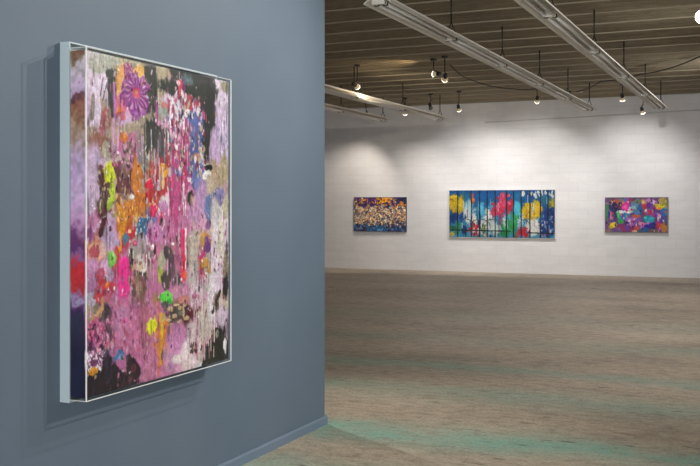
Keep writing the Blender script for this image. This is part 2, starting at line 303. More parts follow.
FENCE_MARKS = [
('b',0.4434,0.4196,0.1058,0.2331,'a8d0d8',0.4,0.6,0),
('b',0.423,0.575,0.0976,0.1942,'dcdcdc',0.4,0.4,0),
('b',0.9111,0.5944,0.1058,0.2137,'e4e2de',0.4,0.4,0),
('b',0.8298,0.7886,0.1627,0.1554,'d8dcd8',0.5,0.5,0),
('b',1.3179,0.7304,0.0814,0.1942,'e0e0dc',0.5,0.4,0),
('b',1.623,0.6138,0.1017,0.2331,'cfe0e4',0.5,0.5,0),
('b',1.928,0.7886,0.1708,0.2137,'e2e0dc',0.4,0.3,0),
('b',1.5619,0.4196,0.0895,0.1942,'4cc0dc',0.4,0.5,0),
('b',1.0332,0.8081,0.1627,0.1942,'c4d4d0',0.5,0.5,0),
('b',0.5857,0.6915,0.0569,0.2331,'e0e0dc',0.5,0.4,0),
('b',0.7484,0.4196,0.0814,0.1554,'58b8d8',0.5,0.5,0),
('b',0.9925,0.3807,0.0651,0.1165,'3c9cc8',0.5,0.5,0),
('b',1.3586,0.6138,0.0732,0.1165,'58b4c4',0.5,0.4,0),
('b',1.806,0.303,0.122,0.0544,'1c78b0',0.5,0.4,0),
('b',1.1145,0.6138,0.0569,0.1554,'2c88b8',0.5,0.4,0),
('b',0.3417,0.1476,0.1017,0.1165,'1c6c90',0.5,0.5,0),
('b',0.0976,0.6138,0.1058,0.1554,'183c7c',0.5,0.4,0),
('b',0.2196,0.8081,0.0976,0.1165,'2c8c68',0.5,0.5,0),
('b',0.0976,0.8469,0.0814,0.0622,'2c6c4c',0.5,0.4,0),
('b',0.301,0.6138,0.0651,0.1165,'1c4c98',0.5,0.4,0),
('b',0.3417,0.8858,0.0569,0.1165,'1c3c8c',0.5,0.3,0),
('b',0.8298,0.1476,0.2034,0.0932,'0c5ca0',0.4,0.6,0),
('b',1.3179,0.0699,0.2441,0.0544,'105c94',0.5,0.5,0),
('b',1.6026,0.1282,0.122,0.101,'106ca4',0.5,0.5,0),
('b',0.6996,0.6915,0.0325,0.2331,'1c3c70',0.5,0.3,0),
('b',0.0976,0.2486,0.122,0.1942,'d8b414',0.35,0.2,0),
('b',0.2603,0.303,0.1058,0.1865,'d0b018',0.35,0.2,0),
('b',0.0895,0.1476,0.0407,0.0466,'e0c428',0.4,0.3,0),
('k',0.0163,0.1088,0.3254,0.4778,40,0.0061,0.0142,['8c7010','f0d848','b08c10']),
('b',1.7897,0.474,0.1383,0.1709,'dcb410',0.3,0.2,0),
('b',1.9687,0.439,0.1546,0.2098,'e4bc0c',0.3,0.2,0),
('b',1.8874,0.3419,0.122,0.0777,'e8c41c',0.4,0.3,0),
('k',1.684,0.303,2.0989,0.6449,40,0.0061,0.0142,['b88c08','f4e050','d87c18']),
('b',2.3266,0.303,0.0814,0.1165,'a89c28',0.5,0.3,0),
('b',2.0989,0.439,0.0325,0.0388,'d88c14',0.4,0.2,0),
('b',0.5451,0.1476,0.0488,0.1165,'a8542c',0.5,0.3,0),
('b',0.5613,0.2059,0.0366,0.0466,'d8743c',0.5,0.2,0),
('b',1.1552,0.4196,0.1383,0.1554,'d42c4c',0.55,0.2,0),
('b',1.2447,0.2642,0.0732,0.1554,'dc3c68',0.55,0.2,0),
('b',1.3911,0.3224,0.0895,0.1088,'cc2848',0.55,0.2,0),
('b',1.2203,0.1399,0.0407,0.0699,'d84c7c',0.5,0.3,0),
('b',1.1715,0.6332,0.0407,0.1321,'b03c5c',0.5,0.3,0),
('b',1.0657,0.5167,0.0976,0.0855,'d83454',0.5,0.2,0),
('k',0.9925,0.1088,1.4603,0.575,50,0.0081,0.0203,['ec6c8c','a81c3c','e8405c']),
('b',0.5695,0.8935,0.1139,0.1321,'c02840',0.6,0.2,0),
('b',0.5451,0.7692,0.0407,0.0777,'9c3848',0.5,0.3,0),
('b',1.6758,0.944,0.1139,0.1088,'c82c3c',0.7,0.2,0),
('b',1.623,0.8469,0.0325,0.0544,'b83444',0.5,0.2,0),
('b',2.2128,0.9635,0.0814,0.0233,'c8a060',0.5,0.3,0),
('b',1.3992,0.8081,0.1546,0.1632,'2c9c58',0.5,0.25,0),
('b',1.5009,0.6527,0.0895,0.1321,'3ca868',0.5,0.3,0),
('b',1.2976,0.944,0.0895,0.0777,'1c8448',0.5,0.3,0),
('b',0.8135,0.9246,0.0569,0.1165,'6c8c50',0.5,0.3,0),
('b',0.179,0.9246,0.0569,0.0777,'3c7c48',0.5,0.3,0),
('b',0.0651,0.9945,0.0651,0.0622,'b8a858',0.4,0.3,0),
('b',2.2128,0.7304,0.1302,0.3108,'1c3c8c',0.4,0.25,0),
('b',2.3348,0.6915,0.0814,0.3496,'14408c',0.4,0.3,0),
('b',2.1721,0.1865,0.122,0.1165,'2c6c8c',0.5,0.4,0),
('b',2.3144,0.5167,0.0814,0.1165,'183474',0.5,0.3,0),
('k',2.0907,0.5555,2.3999,1.0217,46,0.0061,0.0203,['c8d0e0','6c8cc0','e4e4ec','0c2460','8c6ca0']),
('k',1.6636,0.0311,2.3958,0.1399,30,0.0081,0.0244,['d8dcd8','b8c8cc','e8e8e4']),
('k',0.5044,0.8081,1.1552,1.0412,40,0.0081,0.0203,['e4e4e0','3c6c8c','1c2c4c','c8c8c0']),
('s',0.1993,0.0,0.1993,1.08,0.0122,'10242c'),
('s',0.5166,0.0,0.5166,1.08,0.0122,'10242c'),
('s',0.7078,0.0,0.7078,1.08,0.0122,'10242c'),
('s',0.8827,0.0,0.8827,1.08,0.0122,'10242c'),
('s',1.0657,0.0,1.0657,1.08,0.0122,'10242c'),
('s',1.326,0.0,1.326,1.08,0.0122,'10242c'),
('s',1.4806,0.0,1.4806,1.08,0.0122,'10242c'),
('s',1.6514,0.0,1.6514,1.08,0.0122,'10242c'),
('s',1.8467,0.0,1.8467,1.08,0.0122,'10242c'),
('s',2.0785,0.0,2.0785,1.08,0.0122,'10242c'),
('s',2.2412,0.0,2.2412,1.08,0.0122,'10242c'),
('s',0.3742,0.575,0.3742,1.08,0.0061,'1c3438'),
('s',1.1552,0.575,1.1552,1.08,0.0061,'1c3438'),
('s',0.0,0.8935,1.3992,0.9091,0.0122,'1c3430'),
('s',1.806,0.9401,2.408,0.9479,0.0122,'202c30'),
('s',0.9599,0.8158,0.9272,0.7304,0.0069,'4c5450'),
('s',0.9272,0.7304,0.8379,0.6678,0.0069,'4c5450'),
('s',0.8379,0.6678,0.7159,0.6449,0.0069,'4c5450'),
('s',0.7159,0.6449,0.5939,0.6678,0.0069,'4c5450'),
('s',0.5939,0.6678,0.5045,0.7304,0.0069,'4c5450'),
('s',0.5045,0.7304,0.4718,0.8158,0.0069,'4c5450'),
('s',1.2203,0.8158,1.1898,0.7304,0.0069,'4c5450'),
('s',1.1898,0.7304,1.1064,0.6678,0.0069,'4c5450'),
('s',1.1064,0.6678,0.9925,0.6449,0.0069,'4c5450'),
('s',0.9925,0.6449,0.8786,0.6678,0.0069,'4c5450'),
('s',0.8786,0.6678,0.7952,0.7304,0.0069,'4c5450'),
('s',0.7952,0.7304,0.7647,0.8158,0.0069,'4c5450'),
('s',1.8467,0.8158,1.8303,0.7304,0.0069,'4c5450'),
('s',1.8303,0.7304,1.7857,0.6678,0.0069,'4c5450'),
('s',1.7857,0.6678,1.7246,0.6449,0.0069,'4c5450'),
('s',1.7246,0.6449,1.6636,0.6678,0.0069,'4c5450'),
('s',1.6636,0.6678,1.619,0.7304,0.0069,'4c5450'),
('s',1.619,0.7304,1.6026,0.8158,0.0069,'4c5450'),
('s',0.5857,0.8158,0.5585,0.7304,0.0069,'4c5450'),
('s',0.5585,0.7304,0.484,0.6678,0.0069,'4c5450'),
('s',0.484,0.6678,0.3824,0.6449,0.0069,'4c5450'),
('s',0.3824,0.6449,0.2807,0.6678,0.0069,'4c5450'),
('s',0.2807,0.6678,0.2062,0.7304,0.0069,'4c5450'),
('s',0.2062,0.7304,0.179,0.8158,0.0069,'4c5450'),
('v',0.0163,0.0078,2.3999,0.8469,50,0.1165,0.4273,0.0045,['0c3c6c','1c7cb0','78c4d8','0c4c80','d0dcdc']),
('s',0.0,1.0683,2.408,1.0683,0.0102,'a06c4c'),
]
COLLAGE_MARKS = [
('b',0.0635,0.1609,0.0711,0.1441,'4c5c4c',0.4,0.2,0),
('b',0.0318,0.2896,0.0332,0.2162,'3c7c54',0.4,0.2,0),
('b',0.1164,0.0751,0.1185,0.0432,'6c5478',0.4,0.2,0),
('b',0.2222,0.0858,0.0948,0.0577,'b8502c',0.4,0.2,0),
('b',0.1588,0.1394,0.1185,0.0288,'c07ca0',0.4,0.3,10),
('b',0.1376,0.2681,0.0522,0.1682,'24305c',0.4,0.2,-20),
('b',0.1164,0.3754,0.0427,0.1201,'b878a8',0.4,0.2,-15),
('b',0.1482,0.3646,0.0237,0.0625,'c03858',0.4,0.2,0),
('b',0.0741,0.3539,0.0237,0.0721,'382878',0.4,0.2,0),
('b',0.2222,0.2038,0.0616,0.1441,'1c2848',0.4,0.2,-25),
('b',0.2963,0.1609,0.0474,0.0961,'5c2c50',0.4,0.2,0),
('b',0.3493,0.0536,0.0948,0.0384,'7c7460',0.4,0.2,0),
('b',0.4297,0.0751,0.0569,0.0961,'9c3cb8',0.4,0.2,0),
('b',0.4233,0.1609,0.0853,0.0961,'e0309c',0.4,0.2,0),
('b',0.3916,0.2145,0.0569,0.048,'f84cb0',0.4,0.2,0),
('b',0.4381,0.2359,0.0711,0.048,'f02ca0',0.4,0.2,0),
('b',0.4128,0.193,0.0284,0.0384,'fc6cb0',0.4,0.2,0),
('b',0.4022,0.3003,0.1422,0.0384,'e4e0ec',0.4,0.2,0),
('b',0.5186,0.2467,0.0616,0.0625,'b8d0d8',0.4,0.2,0),
('b',0.5397,0.0751,0.0711,0.0577,'8c3c54',0.4,0.2,0),
('b',0.6138,0.1609,0.0948,0.1081,'5c84a8',0.4,0.2,0),
('b',0.5821,0.2252,0.0569,0.0721,'7cb0b4',0.4,0.2,0),
('b',0.6668,0.0751,0.0948,0.048,'6c7854',0.4,0.2,0),
('b',0.7091,0.2467,0.0569,0.1201,'385c94',0.4,0.2,0),
('b',0.6456,0.311,0.0616,0.0529,'4c7cb0',0.4,0.2,0),
('b',0.8043,0.118,0.0711,0.0961,'b87c5c',0.4,0.2,0),
('b',0.8043,0.1823,0.0569,0.0625,'c02c38',0.4,0.2,0),
('b',0.7726,0.0965,0.0379,0.0384,'d0a888',0.4,0.2,0),
('b',0.8678,0.3003,0.0853,0.0673,'c82444',0.4,0.2,0),
('b',0.8255,0.2681,0.0284,0.0336,'e4d0c8',0.4,0.2,0),
('b',0.8996,0.1394,0.0616,0.1057,'5c2c8c',0.4,0.2,0),
('b',0.9419,0.0751,0.1185,0.048,'b87cc0',0.3,0.2,20),
('b',1.0054,0.2467,0.0569,0.1441,'6c2c94',0.4,0.2,0),
('b',0.9631,0.3325,0.0474,0.0721,'9c3c84',0.4,0.2,0),
('b',1.0689,0.1823,0.0853,0.0577,'dcb41c',0.4,0.2,0),
('b',1.1642,0.1501,0.0853,0.0865,'c8c424',0.4,0.2,0),
('b',1.143,0.0751,0.0711,0.0721,'b89458',0.4,0.2,0),
('b',1.2171,0.118,0.0474,0.1057,'9c9c30',0.4,0.2,0),
('b',1.2065,0.2359,0.0474,0.048,'3c9c5c',0.4,0.2,0),
('b',1.1959,0.311,0.0853,0.0961,'1c6cb0',0.4,0.2,0),
('b',1.2383,0.2896,0.0332,0.0961,'2c88b8',0.4,0.2,0),
('b',1.0901,0.2252,0.0474,0.0288,'e88c2c',0.4,0.2,0),
('b',0.3069,0.3968,0.0522,0.0625,'3cb858',0.4,0.2,0),
('b',0.3175,0.4826,0.0711,0.0577,'2ca44c',0.4,0.2,40),
('b',0.2646,0.3646,0.0284,0.0721,'48c468',0.4,0.2,0),
('b',0.3916,0.3968,0.0853,0.0865,'1c70a8',0.4,0.2,0),
('b',0.4445,0.3754,0.0474,0.048,'2c94c0',0.4,0.2,0),
('b',0.2222,0.5041,0.0379,0.0961,'4c3c7c',0.4,0.2,0),
('b',0.1482,0.5791,0.0853,0.0625,'dcbc14',0.4,0.2,0),
('b',0.1058,0.622,0.0427,0.0336,'b8a028',0.4,0.2,0),
('b',0.1799,0.547,0.0284,0.0336,'e8d440',0.4,0.2,0),
('b',0.4974,0.5041,0.1043,0.0721,'2c1c6c',0.4,0.2,-40),
('b',0.5609,0.4397,0.1422,0.0577,'b06cc0',0.4,0.2,-15),
('b',0.6244,0.3861,0.0948,0.0336,'c05c3c',0.4,0.2,0),
('b',0.5186,0.5684,0.1185,0.048,'9c58b0',0.4,0.2,-30),
('b',0.6879,0.4826,0.0948,0.048,'7c4ca8',0.4,0.2,0),
('b',0.7726,0.5041,0.0474,0.048,'4c4438',0.4,0.2,0),
('b',0.8784,0.4397,0.1185,0.0721,'14849c',0.4,0.2,0),
('b',0.8996,0.4826,0.0948,0.0577,'1c9cb0',0.4,0.2,0),
('b',0.9419,0.429,0.0569,0.0336,'2cb4c0',0.4,0.2,0),
('b',0.8149,0.4183,0.0379,0.0288,'50c0b8',0.4,0.2,0),
('b',0.7302,0.547,0.0711,0.0384,'d08cb8',0.4,0.2,0),
('b',0.8149,0.5899,0.1422,0.048,'c878c8',0.4,0.2,-25),
('b',0.8996,0.5899,0.1422,0.0577,'342090',0.4,0.2,-20),
('b',0.7937,0.6649,0.0948,0.048,'2c5c90',0.4,0.2,0),
('b',0.9843,0.5899,0.0948,0.0577,'2c2c7c',0.4,0.2,0),
('b',1.1007,0.4183,0.0569,0.1201,'7c3c94',0.4,0.2,0),
('b',1.0901,0.3861,0.0095,0.0721,'dccce0',0.4,0.2,0),
('b',1.1155,0.4075,0.0095,0.0721,'e0d4e4',0.4,0.2,0),
('b',1.0689,0.429,0.0095,0.048,'e4d8ec',0.4,0.2,0),
('b',1.1536,0.4612,0.0474,0.0721,'4c3c9c',0.4,0.2,0),
('b',1.2171,0.4612,0.0474,0.0961,'4c4c84',0.4,0.2,0),
('b',1.0901,0.5899,0.0569,0.0721,'cc2c38',0.4,0.2,0),
('b',1.1536,0.6006,0.0616,0.0577,'c05c2c',0.4,0.2,0),
('b',1.1959,0.6328,0.0616,0.0961,'b87c34',0.4,0.2,0),
('b',1.0689,0.5255,0.0332,0.0336,'c03070',0.4,0.2,0),
('b',0.3387,0.6328,0.0806,0.0865,'8c3068',0.4,0.2,0),
('b',0.3916,0.6757,0.0616,0.0384,'a82c44',0.4,0.2,0),
('b',0.3069,0.6864,0.0474,0.0288,'784c88',0.4,0.2,0),
('b',0.5821,0.6757,0.0948,0.0577,'b02c38',0.4,0.2,0),
('b',0.6456,0.6328,0.0616,0.048,'c4503c',0.4,0.2,0),
('b',0.6138,0.7078,0.0711,0.024,'e0b4a4',0.4,0.2,0),
('b',0.5397,0.622,0.0474,0.0384,'6c2c5c',0.4,0.2,0),
('b',0.4551,0.6328,0.0569,0.0721,'6c3c98',0.4,0.2,0),
('b',0.0635,0.6971,0.0711,0.0384,'8c6c64',0.4,0.2,0),
('b',0.6879,0.7078,0.0474,0.024,'3c5c5c',0.4,0.2,0),
('b',0.9843,0.6864,0.0948,0.0336,'6c5c54',0.4,0.2,0),
('k',0.02,0.02,1.25,0.72,110,0.006,0.016,['e8d0dc','2c1c4c','c8304c','3c78a8','8c3c9c','1c1c2c','dc78b0','c88c4c']),
]

# ------------------------------------------------------------------ helpers
C = bpy.context.scene.collection
rnd = random.Random(7)

def lin(c):
    c = np.asarray(c, dtype=float)
    return np.where(c <= .04045, c / 12.92, ((c + .055) / 1.055) ** 2.4)

def hx(h):
    return np.array([int(h[i:i + 2], 16) for i in (0, 2, 4)]) / 255.0

def rgb(r, g, b):
    return tuple(float(x) for x in lin(np.array([r, g, b]) / 255.0)) + (1.0,)

class MB:
    """collects shapes into one mesh"""
    def __init__(self):
        self.bm = bmesh.new()
    def box(self, lo, hi, mat=0, bevel=0.0):
        r = bmesh.ops.create_cube(self.bm, size=1.0)
        vs = r['verts']
        for v in vs:
            v.co = Vector([lo[i] + (v.co[i] + .5) * (hi[i] - lo[i]) for i in range(3)])
        fs = {f for v in vs for f in v.link_faces}
        for f in fs: f.material_index = mat
        if bevel:
            es = list({e for v in vs for e in v.link_edges})
            bmesh.ops.bevel(self.bm, geom=es, offset=bevel, segments=2, affect='EDGES', profile=.5)
        return self
    def lathe(self, prof, origin=(0, 0, 0), axis=(0, 0, 1), n=20, cap=True, mat=0):
        """prof: list of (distance along axis, radius)"""
        ax = Vector(axis).normalized()
        q = Vector((0, 0, 1)).rotation_difference(ax)
        o = Vector(origin)
        rings = []
        for d, r in prof:
            rings.append([self.bm.verts.new(o + q @ Vector((r * math.cos(2 * math.pi * i / n), r * math.sin(2 * math.pi * i / n), d))) for i in range(n)])
        for a, b in zip(rings, rings[1:]):
            for i in range(n):
                f = self.bm.faces.new((a[i], a[(i + 1) % n], b[(i + 1) % n], b[i])); f.smooth = True; f.material_index = mat
        if cap:
            f = self.bm.faces.new(list(reversed(rings[0]))); f.material_index = mat
            f = self.bm.faces.new(rings[-1]); f.material_index = mat
        return self
    def rod(self, p, q, r, n=10):
        d = Vector(q) - Vector(p)
        return self.lathe([(0, r), (d.length, r)], p, d, n)
    def tube(self, pts, r, n=8):
        pts = [Vector(p) for p in pts]
        rings = []
        for i, p in enumerate(pts):
            t = (pts[min(i + 1, len(pts) - 1)] - pts[max(i - 1, 0)]).normalized()
            a = t.cross(Vector((0, 0, 1)))
            if a.length < 1e-4: a = t.cross(Vector((1, 0, 0)))
            a.normalize(); b = t.cross(a)
            rings.append([self.bm.verts.new(p + r * (math.cos(2 * math.pi * k / n) * a + math.sin(2 * math.pi * k / n) * b)) for k in range(n)])
        for a, b in zip(rings, rings[1:]):
            for i in range(n):
                f = self.bm.faces.new((a[i], a[(i + 1) % n], b[(i + 1) % n], b[i])); f.smooth = True
        self.bm.faces.new(list(reversed(rings[0]))); self.bm.faces.new(rings[-1])
        return self
    def prism(self, prof, y0, y1, closed=True):
        """profile in (x, z) extruded along y"""
        a = [self.bm.verts.new((x, y0, z)) for x, z in prof]
        b = [self.bm.verts.new((x, y1, z)) for x, z in prof]
        n = len(prof)
        for i in range(n if closed else n - 1):
            self.bm.faces.new((a[i], a[(i + 1) % n], b[(i + 1) % n], b[i]))
        if closed:
            self.bm.faces.new(list(reversed(a))); self.bm.faces.new(b)
        return self
    def ring(self, corners, inner, dv):
        """picture-frame ring: four outer and four inner corners swept along dv"""
        dv = Vector(dv)
        o0 = [self.bm.verts.new(p) for p in corners]; i0 = [self.bm.verts.new(p) for p in inner]
        o1 = [self.bm.verts.new(Vector(p) + dv) for p in corners]; i1 = [self.bm.verts.new(Vector(p) + dv) for p in inner]
        for k in range(4):
            j = (k + 1) % 4
            for f in ((o0[k], o0[j], i0[j], i0[k]), (o1[k], i1[k], i1[j], o1[j]), (o0[k], o1[k], o1[j], o0[j]), (i0[k], i0[j], i1[j], i1[k])):
                self.bm.faces.new(f)
        return self
    def build(self, name, mats, parent=None):
        bmesh.ops.recalc_face_normals(self.bm, faces=self.bm.faces[:])
        me = bpy.data.meshes.new(name)
        self.bm.to_mesh(me); self.bm.free()
        for m in (mats if isinstance(mats, (list, tuple)) else [mats]):
            me.materials.append(m)
        o = bpy.data.objects.new(name, me); C.objects.link(o)
        if parent: o.parent = parent
        return o

def thing(name, label, cat, loc=(0, 0, 0), group=None):
    o = bpy.data.objects.new(name, None); C.objects.link(o)
    o.location = loc; o.empty_display_size = .1
    o['label'] = label; o['category'] = cat
    if group: o['group'] = group
    return o

def tag(o, label, cat, group=None):
    o['label'] = label; o['category'] = cat
    if group: o['group'] = group
    return o

def struct(o):
    o['kind'] = 'structure'
    return o

# ------------------------------------------------------------------ materials
def mat(name, base=(.8, .8, .8, 1), rough=.5, metal=0.0, spec=.5, emit=None, estr=0.0):
    m = bpy.data.materials.new(name); m.use_nodes = True
    p = m.node_tree.nodes['Principled BSDF']
    p.inputs['Base Color'].default_value = base
    p.inputs['Roughness'].default_value = rough
    p.inputs['Metallic'].default_value = metal
    p.inputs['Specular IOR Level'].default_value = spec
    if emit:
        p.inputs['Emission Color'].default_value = emit
        p.inputs['Emission Strength'].default_value = estr
    return m

class NT:
    def __init__(self, m):
        self.t = m.node_tree; self.n = self.t.nodes; self.l = self.t.links
        self.p = self.n.get('Principled BSDF')
    def add(self, kind, **kw):
        x = self.n.new(kind)
        for k, v in kw.items(): setattr(x, k, v)
        return x
    def link(self, a, b): self.l.new(a, b)
    def coords(self, scale=(1, 1, 1), rot=(0, 0, 0)):
        g = self.add('ShaderNodeNewGeometry')          # world position of the real surface
        mp = self.add('ShaderNodeMapping')
        mp.inputs['Scale'].default_value = scale; mp.inputs['Rotation'].default_value = rot
        self.link(g.outputs['Position'], mp.inputs['Vector'])
        return mp.outputs['Vector']
    def noise(self, vec, scale, detail=4, rough=.55):
        x = self.add('ShaderNodeTexNoise')
        x.inputs['Scale'].default_value = scale; x.inputs['Detail'].default_value = detail; x.inputs['Roughness'].default_value = rough
        self.link(vec, x.inputs['Vector']); return x.outputs['Fac']
    def ramp(self, fac, stops, interp='LINEAR'):
        x = self.add('ShaderNodeValToRGB'); r = x.color_ramp; r.interpolation = interp
        while len(r.elements) < len(stops): r.elements.new(.5)
        for e, (p, c) in zip(r.elements, stops):
            e.position = p; e.color = c if not isinstance(c, float) else (c, c, c, 1)
        self.link(fac, x.inputs['Fac']); return x.outputs['Color']
    def mix(self, fac, a, b, blend='MIX'):
        x = self.add('ShaderNodeMix', data_type='RGBA', blend_type=blend)
        for sock, v in ((x.inputs[0], fac), (x.inputs[6], a), (x.inputs[7], b)):
            if hasattr(v, 'is_linked'): self.link(v, sock)
            else: sock.default_value = v
        return x.outputs[2]
    def math(self, op, a, b=0.0):
        x = self.add('ShaderNodeMath', operation=op)
        for s, v in zip(x.inputs, (a, b)):
            if hasattr(v, 'is_linked'): self.link(v, s)
            else: s.default_value = v
        return x.outputs[0]
    def bump(self, h, strength, dist=.01):
        x = self.add('ShaderNodeBump'); x.inputs['Strength'].default_value = strength; x.inputs['Distance'].default_value = dist
        self.link(h, x.inputs['Height']); self.link(x.outputs['Normal'], self.p.inputs['Normal'])

def m_blue_wall(name='blue_grey_wall_paint', k=1.0):
    m = mat(name, rough=.6, spec=.25); t = NT(m)
    n = t.noise(t.coords(), 1.2, 3); f = t.noise(t.coords(), 160, 2)
    c = t.ramp(n, [(.3, rgb(82 * k, 96 * k, 110 * k)), (.7, rgb(89 * k, 102 * k, 116 * k))])
    t.link(c, t.p.inputs['Base Color']); t.bump(f, .06, .004)
    return m

def m_block_wall():
    m = mat('painted_block_wall', rough=.7, spec=.2); t = NT(m)
    g = t.add('ShaderNodeNewGeometry'); sp = t.add('ShaderNodeSeparateXYZ'); cb = t.add('ShaderNodeCombineXYZ')
    t.link(g.outputs['Position'], sp.inputs[0]); t.link(t.math('ADD', sp.outputs['X'], sp.outputs['Y']), cb.inputs[0]); t.link(sp.outputs['Z'], cb.inputs[1])
    b = t.add('ShaderNodeTexBrick')
    b.inputs['Scale'].default_value = 1.0; b.inputs['Brick Width'].default_value = .4; b.inputs['Row Height'].default_value = .2
    b.inputs['Mortar Size'].default_value = .008; b.inputs['Mortar Smooth'].default_value = .6
    b.inputs['Color1'].default_value = rgb(226, 224, 224); b.inputs['Color2'].default_value = rgb(222, 220, 220); b.inputs['Mortar'].default_value = rgb(217, 215, 215)
    t.link(cb.outputs[0], b.inputs['Vector'])
    n = t.noise(t.coords((1, 1, 4)), 3, 4)
    c = t.mix(.35, b.outputs['Color'], t.ramp(n, [(.3, rgb(205, 202, 203)), (.65, rgb(230, 228, 228))]), 'MULTIPLY')
    t.link(c, t.p.inputs['Base Color'])
    inv = t.math('SUBTRACT', 1.0, b.outputs['Fac'])
    t.bump(inv, .16, .004)
    return m

def m_floor():
    m = mat('worn_concrete_floor', rough=.5, spec=.35); t = NT(m)
    big = t.noise(t.coords((.45, .8, 1)), 1.0, 6, .65)
    fine = t.noise(t.coords((1, 2.0, 1)), 7, 6, .72)
    grit = t.noise(t.coords((1, 1.5, 1)), 42, 4, .75)
    c = t.ramp(big, [(.30, rgb(168, 159, 145)), (.5, rgb(200, 187, 169)), (.70, rgb(216, 204, 187))])
    c = t.mix(.7, c, t.ramp(fine, [(.32, rgb(160, 152, 144)), (.5, rgb(226, 220, 212)), (.68, rgb(255, 252, 246))]), 'MULTIPLY')
    c = t.mix(.6, c, t.ramp(grit, [(.36, rgb(92, 88, 84)), (.50, rgb(228, 222, 216)), (.68, rgb(255, 255, 255))]), 'MULTIPLY')
    # worn teal paint left in stripes that run along the room
    g = t.add('ShaderNodeNewGeometry'); sp = t.add('ShaderNodeSeparateXYZ'); t.link(g.outputs['Position'], sp.inputs[0])
    wob = t.noise(t.coords((.5, .5, 1)), 1.1, 4, .6)
    y = t.math('ADD', sp.outputs['Y'], t.math('MULTIPLY', t.math('SUBTRACT', wob, .5), .9))
    tot = None
    for (yc, w, s) in ((6.0, .27, .95), (7.45, .28, .48), (8.6, .22, .6), (4.9, .3, .6), (10.4, .4, .26), (3.6, .3, .5), (12.5, .6, .18)):
        d = t.math('DIVIDE', t.math('ABSOLUTE', t.math('SUBTRACT', y, yc)), w)
        gss = t.math('MULTIPLY', t.math('POWER', 2.718, t.math('MULTIPLY', t.math('MULTIPLY', d, d), -1.0)), s)
        tot = gss if tot is None else t.math('ADD', tot, gss)
    patch = t.noise(t.coords((.55, 1.1, 1)), 1.6, 5, .65)
    rub = t.noise(t.coords((1, 2, 1)), 14, 4, .7)
    k = t.math('MULTIPLY', tot, t.ramp(patch, [(.32, .25), (.52, 1.0)]))
    k = t.math('MULTIPLY', k, t.ramp(rub, [(.3, .4), (.6, 1.0)]))
    k = t.math('MINIMUM', k, .85)
    teal = t.ramp(grit, [(.3, rgb(84, 138, 124)), (.7, rgb(134, 190, 172))])
    c = t.mix(k, c, teal)
    # dark scuffs
    sc = t.noise(t.coords((1.2, 3.6, 1)), 2.3, 3, .55)
    c = t.mix(t.ramp(sc, [(.66, 0.0), (.72, .8)]), c, rgb(66, 54, 44))
    sc2 = t.noise(t.coords((1.4, 6.0, 1)), 4.1, 2, .5)
    c = t.mix(t.ramp(sc2, [(.68, 0.0), (.74, .75)]), c, rgb(62, 54, 46))
    t.link(c, t.p.inputs['Base Color'])
    t.link(t.ramp(fine, [(.3, .58), (.7, .40)]), t.p.inputs['Roughness'])
    t.bump(grit, .15, .004)
    return m

def m_ceiling():
    m = mat('ceiling_deck', rough=.85, spec=.1); t = NT(m)
    n = t.noise(t.coords((.6, 5, 1)), 2.2, 5, .65); f = t.noise(t.coords((3, 16, 1)), 3, 4, .7)
    c = t.ramp(n, [(.3, rgb(134, 125, 106)), (.7, rgb(170, 158, 136))])
    c = t.mix(.6, c, t.ramp(f, [(.34, rgb(140, 134, 122)), (.62, rgb(255, 252, 245))]), 'MULTIPLY')
    t.link(c, t.p.inputs['Base Color']); t.bump(f, .3, .01)
    return m

def m_paint(name, rough=.45):
    m = mat(name, rough=rough, spec=.3); t = NT(m)
    a = t.add('ShaderNodeAttribute', attribute_name='paint')
    t.link(a.outputs['Color'], t.p.inputs['Base Color'])
    return m

def m_acrylic(name, clear=.975, edge=0.0):
    m = bpy.data.materials.new(name); m.use_nodes = True
    t = m.node_tree; t.nodes.remove(t.nodes['Principled BSDF']); out = t.nodes['Material Output']
    tr = t.nodes.new('ShaderNodeBsdfTransparent'); tr.inputs['Color'].default_value = (clear, clear, clear, 1)
    mx = t.nodes.new('ShaderNodeMixShader')
    if edge:
        df = t.nodes.new('ShaderNodeBsdfPrincipled'); df.inputs['Base Color'].default_value = (.9, .92, .92, 1); df.inputs['Roughness'].default_value = .25
        mx.inputs[0].default_value = edge
        t.links.new(tr.outputs[0], mx.inputs[1]); t.links.new(df.outputs[0], mx.inputs[2])
    else:
        gl = t.nodes.new('ShaderNodeBsdfGlossy'); gl.inputs['Roughness'].default_value = .02
        lw = t.nodes.new('ShaderNodeLayerWeight'); lw.inputs['Blend'].default_value = .5
        pw = t.nodes.new('ShaderNodeMath'); pw.operation = 'POWER'; pw.inputs[1].default_value = 5.0
        ad = t.nodes.new('ShaderNodeMath'); ad.operation = 'MULTIPLY_ADD'; ad.inputs[1].default_value = .5; ad.inputs[2].default_value = .012
        t.links.new(lw.outputs['Facing'], pw.inputs[0]); t.links.new(pw.outputs[0], ad.inputs[0])
        t.links.new(ad.outputs[0], mx.inputs[0]); t.links.new(tr.outputs[0], mx.inputs[1]); t.links.new(gl.outputs[0], mx.inputs[2])
    t.links.new(mx.outputs[0], out.inputs['Surface'])
    return m

